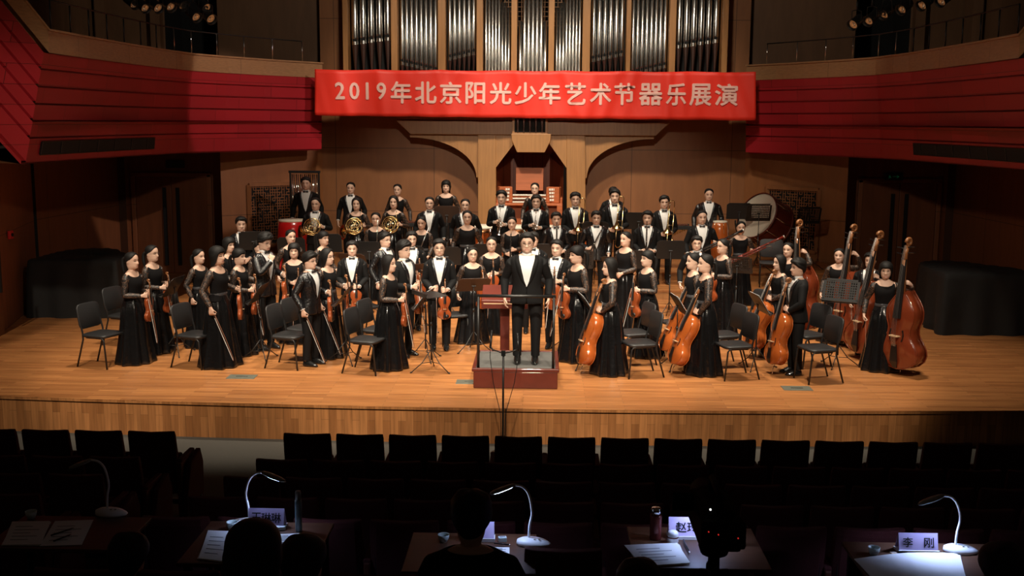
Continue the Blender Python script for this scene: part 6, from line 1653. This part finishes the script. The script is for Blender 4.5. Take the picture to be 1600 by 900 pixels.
# third desk
led_lamp(PD(826, 850), -1, 'lit desk lamp below the podium, its head reaching left', power=5.5, h=.37)
name_card(722, 772, 813, 843, '  ', 'lilac name card half hidden by the middle judge', .06)
cup(693, 846, 'pale cup left of the middle judge'); small_box(785, 846, (.05, .035, .03), 'greencup', 'small white box left of the middle lamp base')
papers([(766, 866), (796, 866), (796, 856), (770, 856)], 'bluish-lit paper in front of the middle judge', 1); pen((772, 852), (798, 855), 'pen lying left of the middle lamp base')
# fourth desk
bottle(1024, 842, .20, .036, 'thermos', 'chrome', 'red-brown thermos with shiny steel cap on the right-centre desk', 'thermos')
name_card(1044, 1100, 806, 840, '赵玲', 'lilac name card partly hidden by the camcorder', .070)
t = empty('lidded_cup', PD(1051, 848)); tag(t, 'white lidded jar with a red band in front of a lilac card', 'jar')
g = MB(); g.lathe([(.030, 0), (.035, .01), (.035, .035), (.034, .042)], 24); g.build('jar', M['lampwhite'], t, smooth=True)
g = MB(); g.lathe([(.0355, .036), (.0355, .044)], 24, cap=False); g.build('red_band', M['thermos'], t, smooth=True)
g = MB(); g.lathe([(.034, .043), (.034, .060), (.026, .074), (.0, .076)], 24, cap=False); g.build('lid', M['lampwhite'], t, smooth=True)
papers([(1000, 886), (1076, 884), (1062, 852), (978, 853)], 'brightly lit white papers on the right-centre desk', 3)
pen((1068, 847), (1078, 868), 'pen at the right edge of the brightly lit papers')
led_lamp(PD(1130, 850), -1, 'lit desk lamp mostly hidden behind the camcorder', power=9, h=.34)
# fifth desk
led_lamp(PD(1492, 861), -1, 'brightest lit desk lamp at the right with white base', power=17, h=.345)
name_card(1402, 1463, 831, 862, '李 刚', 'lilac name card with two characters beside the brightest lamp', .062)
cup(1365, 866, 'pale cup behind the open booklet on the right desk')
papers([(1372, 915), (1512, 915), (1500, 868), (1335, 874)], 'large open white booklet under the brightest lamp', 2, 'booklet', .02)
pen((1402, 866), (1470, 864), 'dark pen lying below the two-character name card')
small_box(1396, 866, (.035, .03, .012), 'bridge', 'small pale eraser left of the dark pen', 'eraser')
# ------------------------------------------------------------------ people in the dark of the hall
def sitter(px, ytop, y, lab, hair, sex='m', look=0, w=1.06):
    top = at_y(px, ytop, y); zf = top.z-1.30
    lg = {s_: (Vector((s_*.09, 0, .80)), Vector((s_*.11, -.42, .80)), Vector((s_*.11, -.44, .40))) for s_ in (1, -1)}
    a = {s_: dict(at=(s_*.14, -.34, 1.02), dir=(-s_*.3, -1, -.1), back=(0, .1, 1), curl=30, pole=(s_*.7, .2, -.7)) for s_ in (1, -1)}
    person(dict(sex='m' if sex == 'm' else 'm', H=1.68, loc=(top.x, y, top.z-1.69), rz=180, hair=hair, arms=a, legs=lg, label=lab, outfit='coat', build=w, seed=int(px), look=look, nod=8))
sitter(392, 817, 3.75, 'dark-haired person seen from behind in the near left dark', 'bob', w=1.1)
sitter(470, 842, 4.55, 'dark seated person right of the near left head, seen from behind', 'short', w=1.1)
sitter(736, 772, 5.35, 'dark judge seen from behind at the desk below the podium', 'mop')
sitter(195, 838, 5.2, 'dark judge seen from behind at the far left desk', 'short')
sitter(1000, 880, 4.6, 'dark judge seen from behind before the lit white papers', 'short')
sitter(1575, 855, 4.6, 'dark judge seen from behind at the right picture edge', 'short', w=1.12)
# camcorder on a tripod
cy_ = 3.9; c = at_y(1118, 800, cy_); fz = ROW_F[8]
t = empty('camcorder', (c.x, cy_, c.z)); tag(t, 'black camcorder on a tripod filming the stage from the dark rows', 'camcorder')
g = MB(); g.box((0, .02, -.035), (.15, .34, .13)); g.box((.0, .0, .03), (.11, .25, .03)); g.build('body', M['camgrey'], t, bevel=.015)
g = MB(); g.tube([(0, -.10, .04), (0, -.09, .095), (0, .10, .10), (0, .13, .045)], .014, 8); g.build('handle', M['camgrey'], t, smooth=True)
g = MB(); g.tube([(0, .16, -.03), (0, .34, -.03)], [.048, .05], 18); g.build('lens', M['camgrey'], t, smooth=True)
g = MB(); g.box((-.0, -.17, -.02), (.16, .05, .10)); g.build('battery', M['camgrey'], t, bevel=.01)
g = MB(); g.box((-.115, .05, .02), (.08, .012, .07)); g.build('flip_screen', M['camgrey'], t, bevel=.004)
for x, z, m in ((-.055, .010, 'redled'), (-.02, .0, 'redled'), (.05, -.012, 'redled')):
    g = MB(); g.lathe([(.0025, 0), (.0025, .003)], 8, 0, Matrix.Translation((x, -.195, z-.012)) @ Matrix.Rotation(R(90), 4, 'X')); g.build('indicator_light', M[m], t)
g = MB(); g.lathe([(.004, 0), (.004, .004)], 8, 0, Matrix.Translation((-.04, -.124, .055)) @ Matrix.Rotation(R(90), 4, 'X')); g.build('indicator_light', M['whiteled'], t)
t2 = empty('tripod', (c.x, cy_, fz)); tag(t2, 'black tripod carrying the camcorder in the dark rows', 'tripod')
hh = c.z-.10-fz
g = MB(); g.lathe([(.05, hh-.06), (.06, hh-.03), (.045, hh)], 16); g.tube([(0, 0, hh-.4), (0, 0, hh-.05)], .022, 10); g.build('head', M['camgrey'], t2, smooth=True)
for k in range(3):
    a = 2*PI*k/3+PI/2; g = MB(); g.tube([(.04*math.cos(a), .04*math.sin(a), hh-.12), (.30*math.cos(a), .30*math.sin(a), .0)], [.022, .014], 8); g.build('leg', M['camgrey'], t2, smooth=True)
# ------------------------------------------------------------------ stage lights hung at the top corners
def can(px, py, y, aim, lab, k):
    p = at_y(px, py, y); t = empty('stage_light', p); tag(t, lab, 'stage light', 'stage lights in the %s corner rig' % k)
    D = (Vector(aim)-p).normalized().to_track_quat('Z', 'Y').to_matrix().to_4x4()
    g = MB(); g.lathe([(.05, -.17), (.085, -.13), (.09, .10), (.105, .14), (.10, .14), (.085, .11)], 18, 0, D, cap=False); g.build('housing', M['truss'], t, smooth=True)
    g = MB(); g.lathe([(.0, .09), (.06, .105), (.083, .10)], 16, 0, D, cap=False); g.build('lens', M['lens'], t, smooth=True)
    g = MB(); g.tube([D @ Vector((.10, 0, 0)), Vector((.08, 0, .18)), Vector((0, 0, .20)), Vector((-.08, 0, .18)), D @ Vector((-.10, 0, 0))], .009, 6); g.tube([(0, 0, .2), (0, 0, .34)], .02, 8); g.build('yoke', M['truss'], t, smooth=True)
pl = [(205, 2), (222, 8), (242, 8), (262, 6), (282, 4), (302, 22), (325, 25), (318, 8)]
for i, (px, py) in enumerate(pl): can(px, py, 19.5, (0, 15, 1), 'black stage light, %s from left in the upper left corner rig' % ORDW[i], 'upper left')
pr = [(1338, 34), (1362, 28), (1386, 18), (1414, 10), (1446, 4), (1476, -2)]
for i, (px, py) in enumerate(pr): can(px, py, 19.5, (0, 15, 1), 'black stage light, %s from left in the upper right corner rig' % ORDW[i], 'upper right')
for s, a, c in (('left', (195, -12), (330, -6)), ('right', (1330, 12), (1490, -22))):
    A, C = at_y(*a, 19.5)+Vector((0, 0, .3)), at_y(*c, 19.5)+Vector((0, 0, .3))
    t = empty('rig_bar', (A+C)/2); tag(t, 'black lighting bar hanging in the upper %s corner' % s, 'lighting bar')
    g = MB(); g.tube([A-(A+C)/2, C-(A+C)/2], .03, 8); g.build('bar', M['truss'], t, smooth=True)
    g = MB(); g.tube([(.9 if s == 'left' else -1.0, -.03, -.02), (.94 if s == 'left' else -.96, -.03, -.02)], .018, 8); g.build('indicator_light', M['greenled'], t, smooth=True)
    for q in (.15, .85):
        P = A.lerp(C, q)-(A+C)/2; g = MB(); g.tube([P, P+Vector((0, 0, 3.5))], .012, 6); g.build('hanger', M['truss'], t)
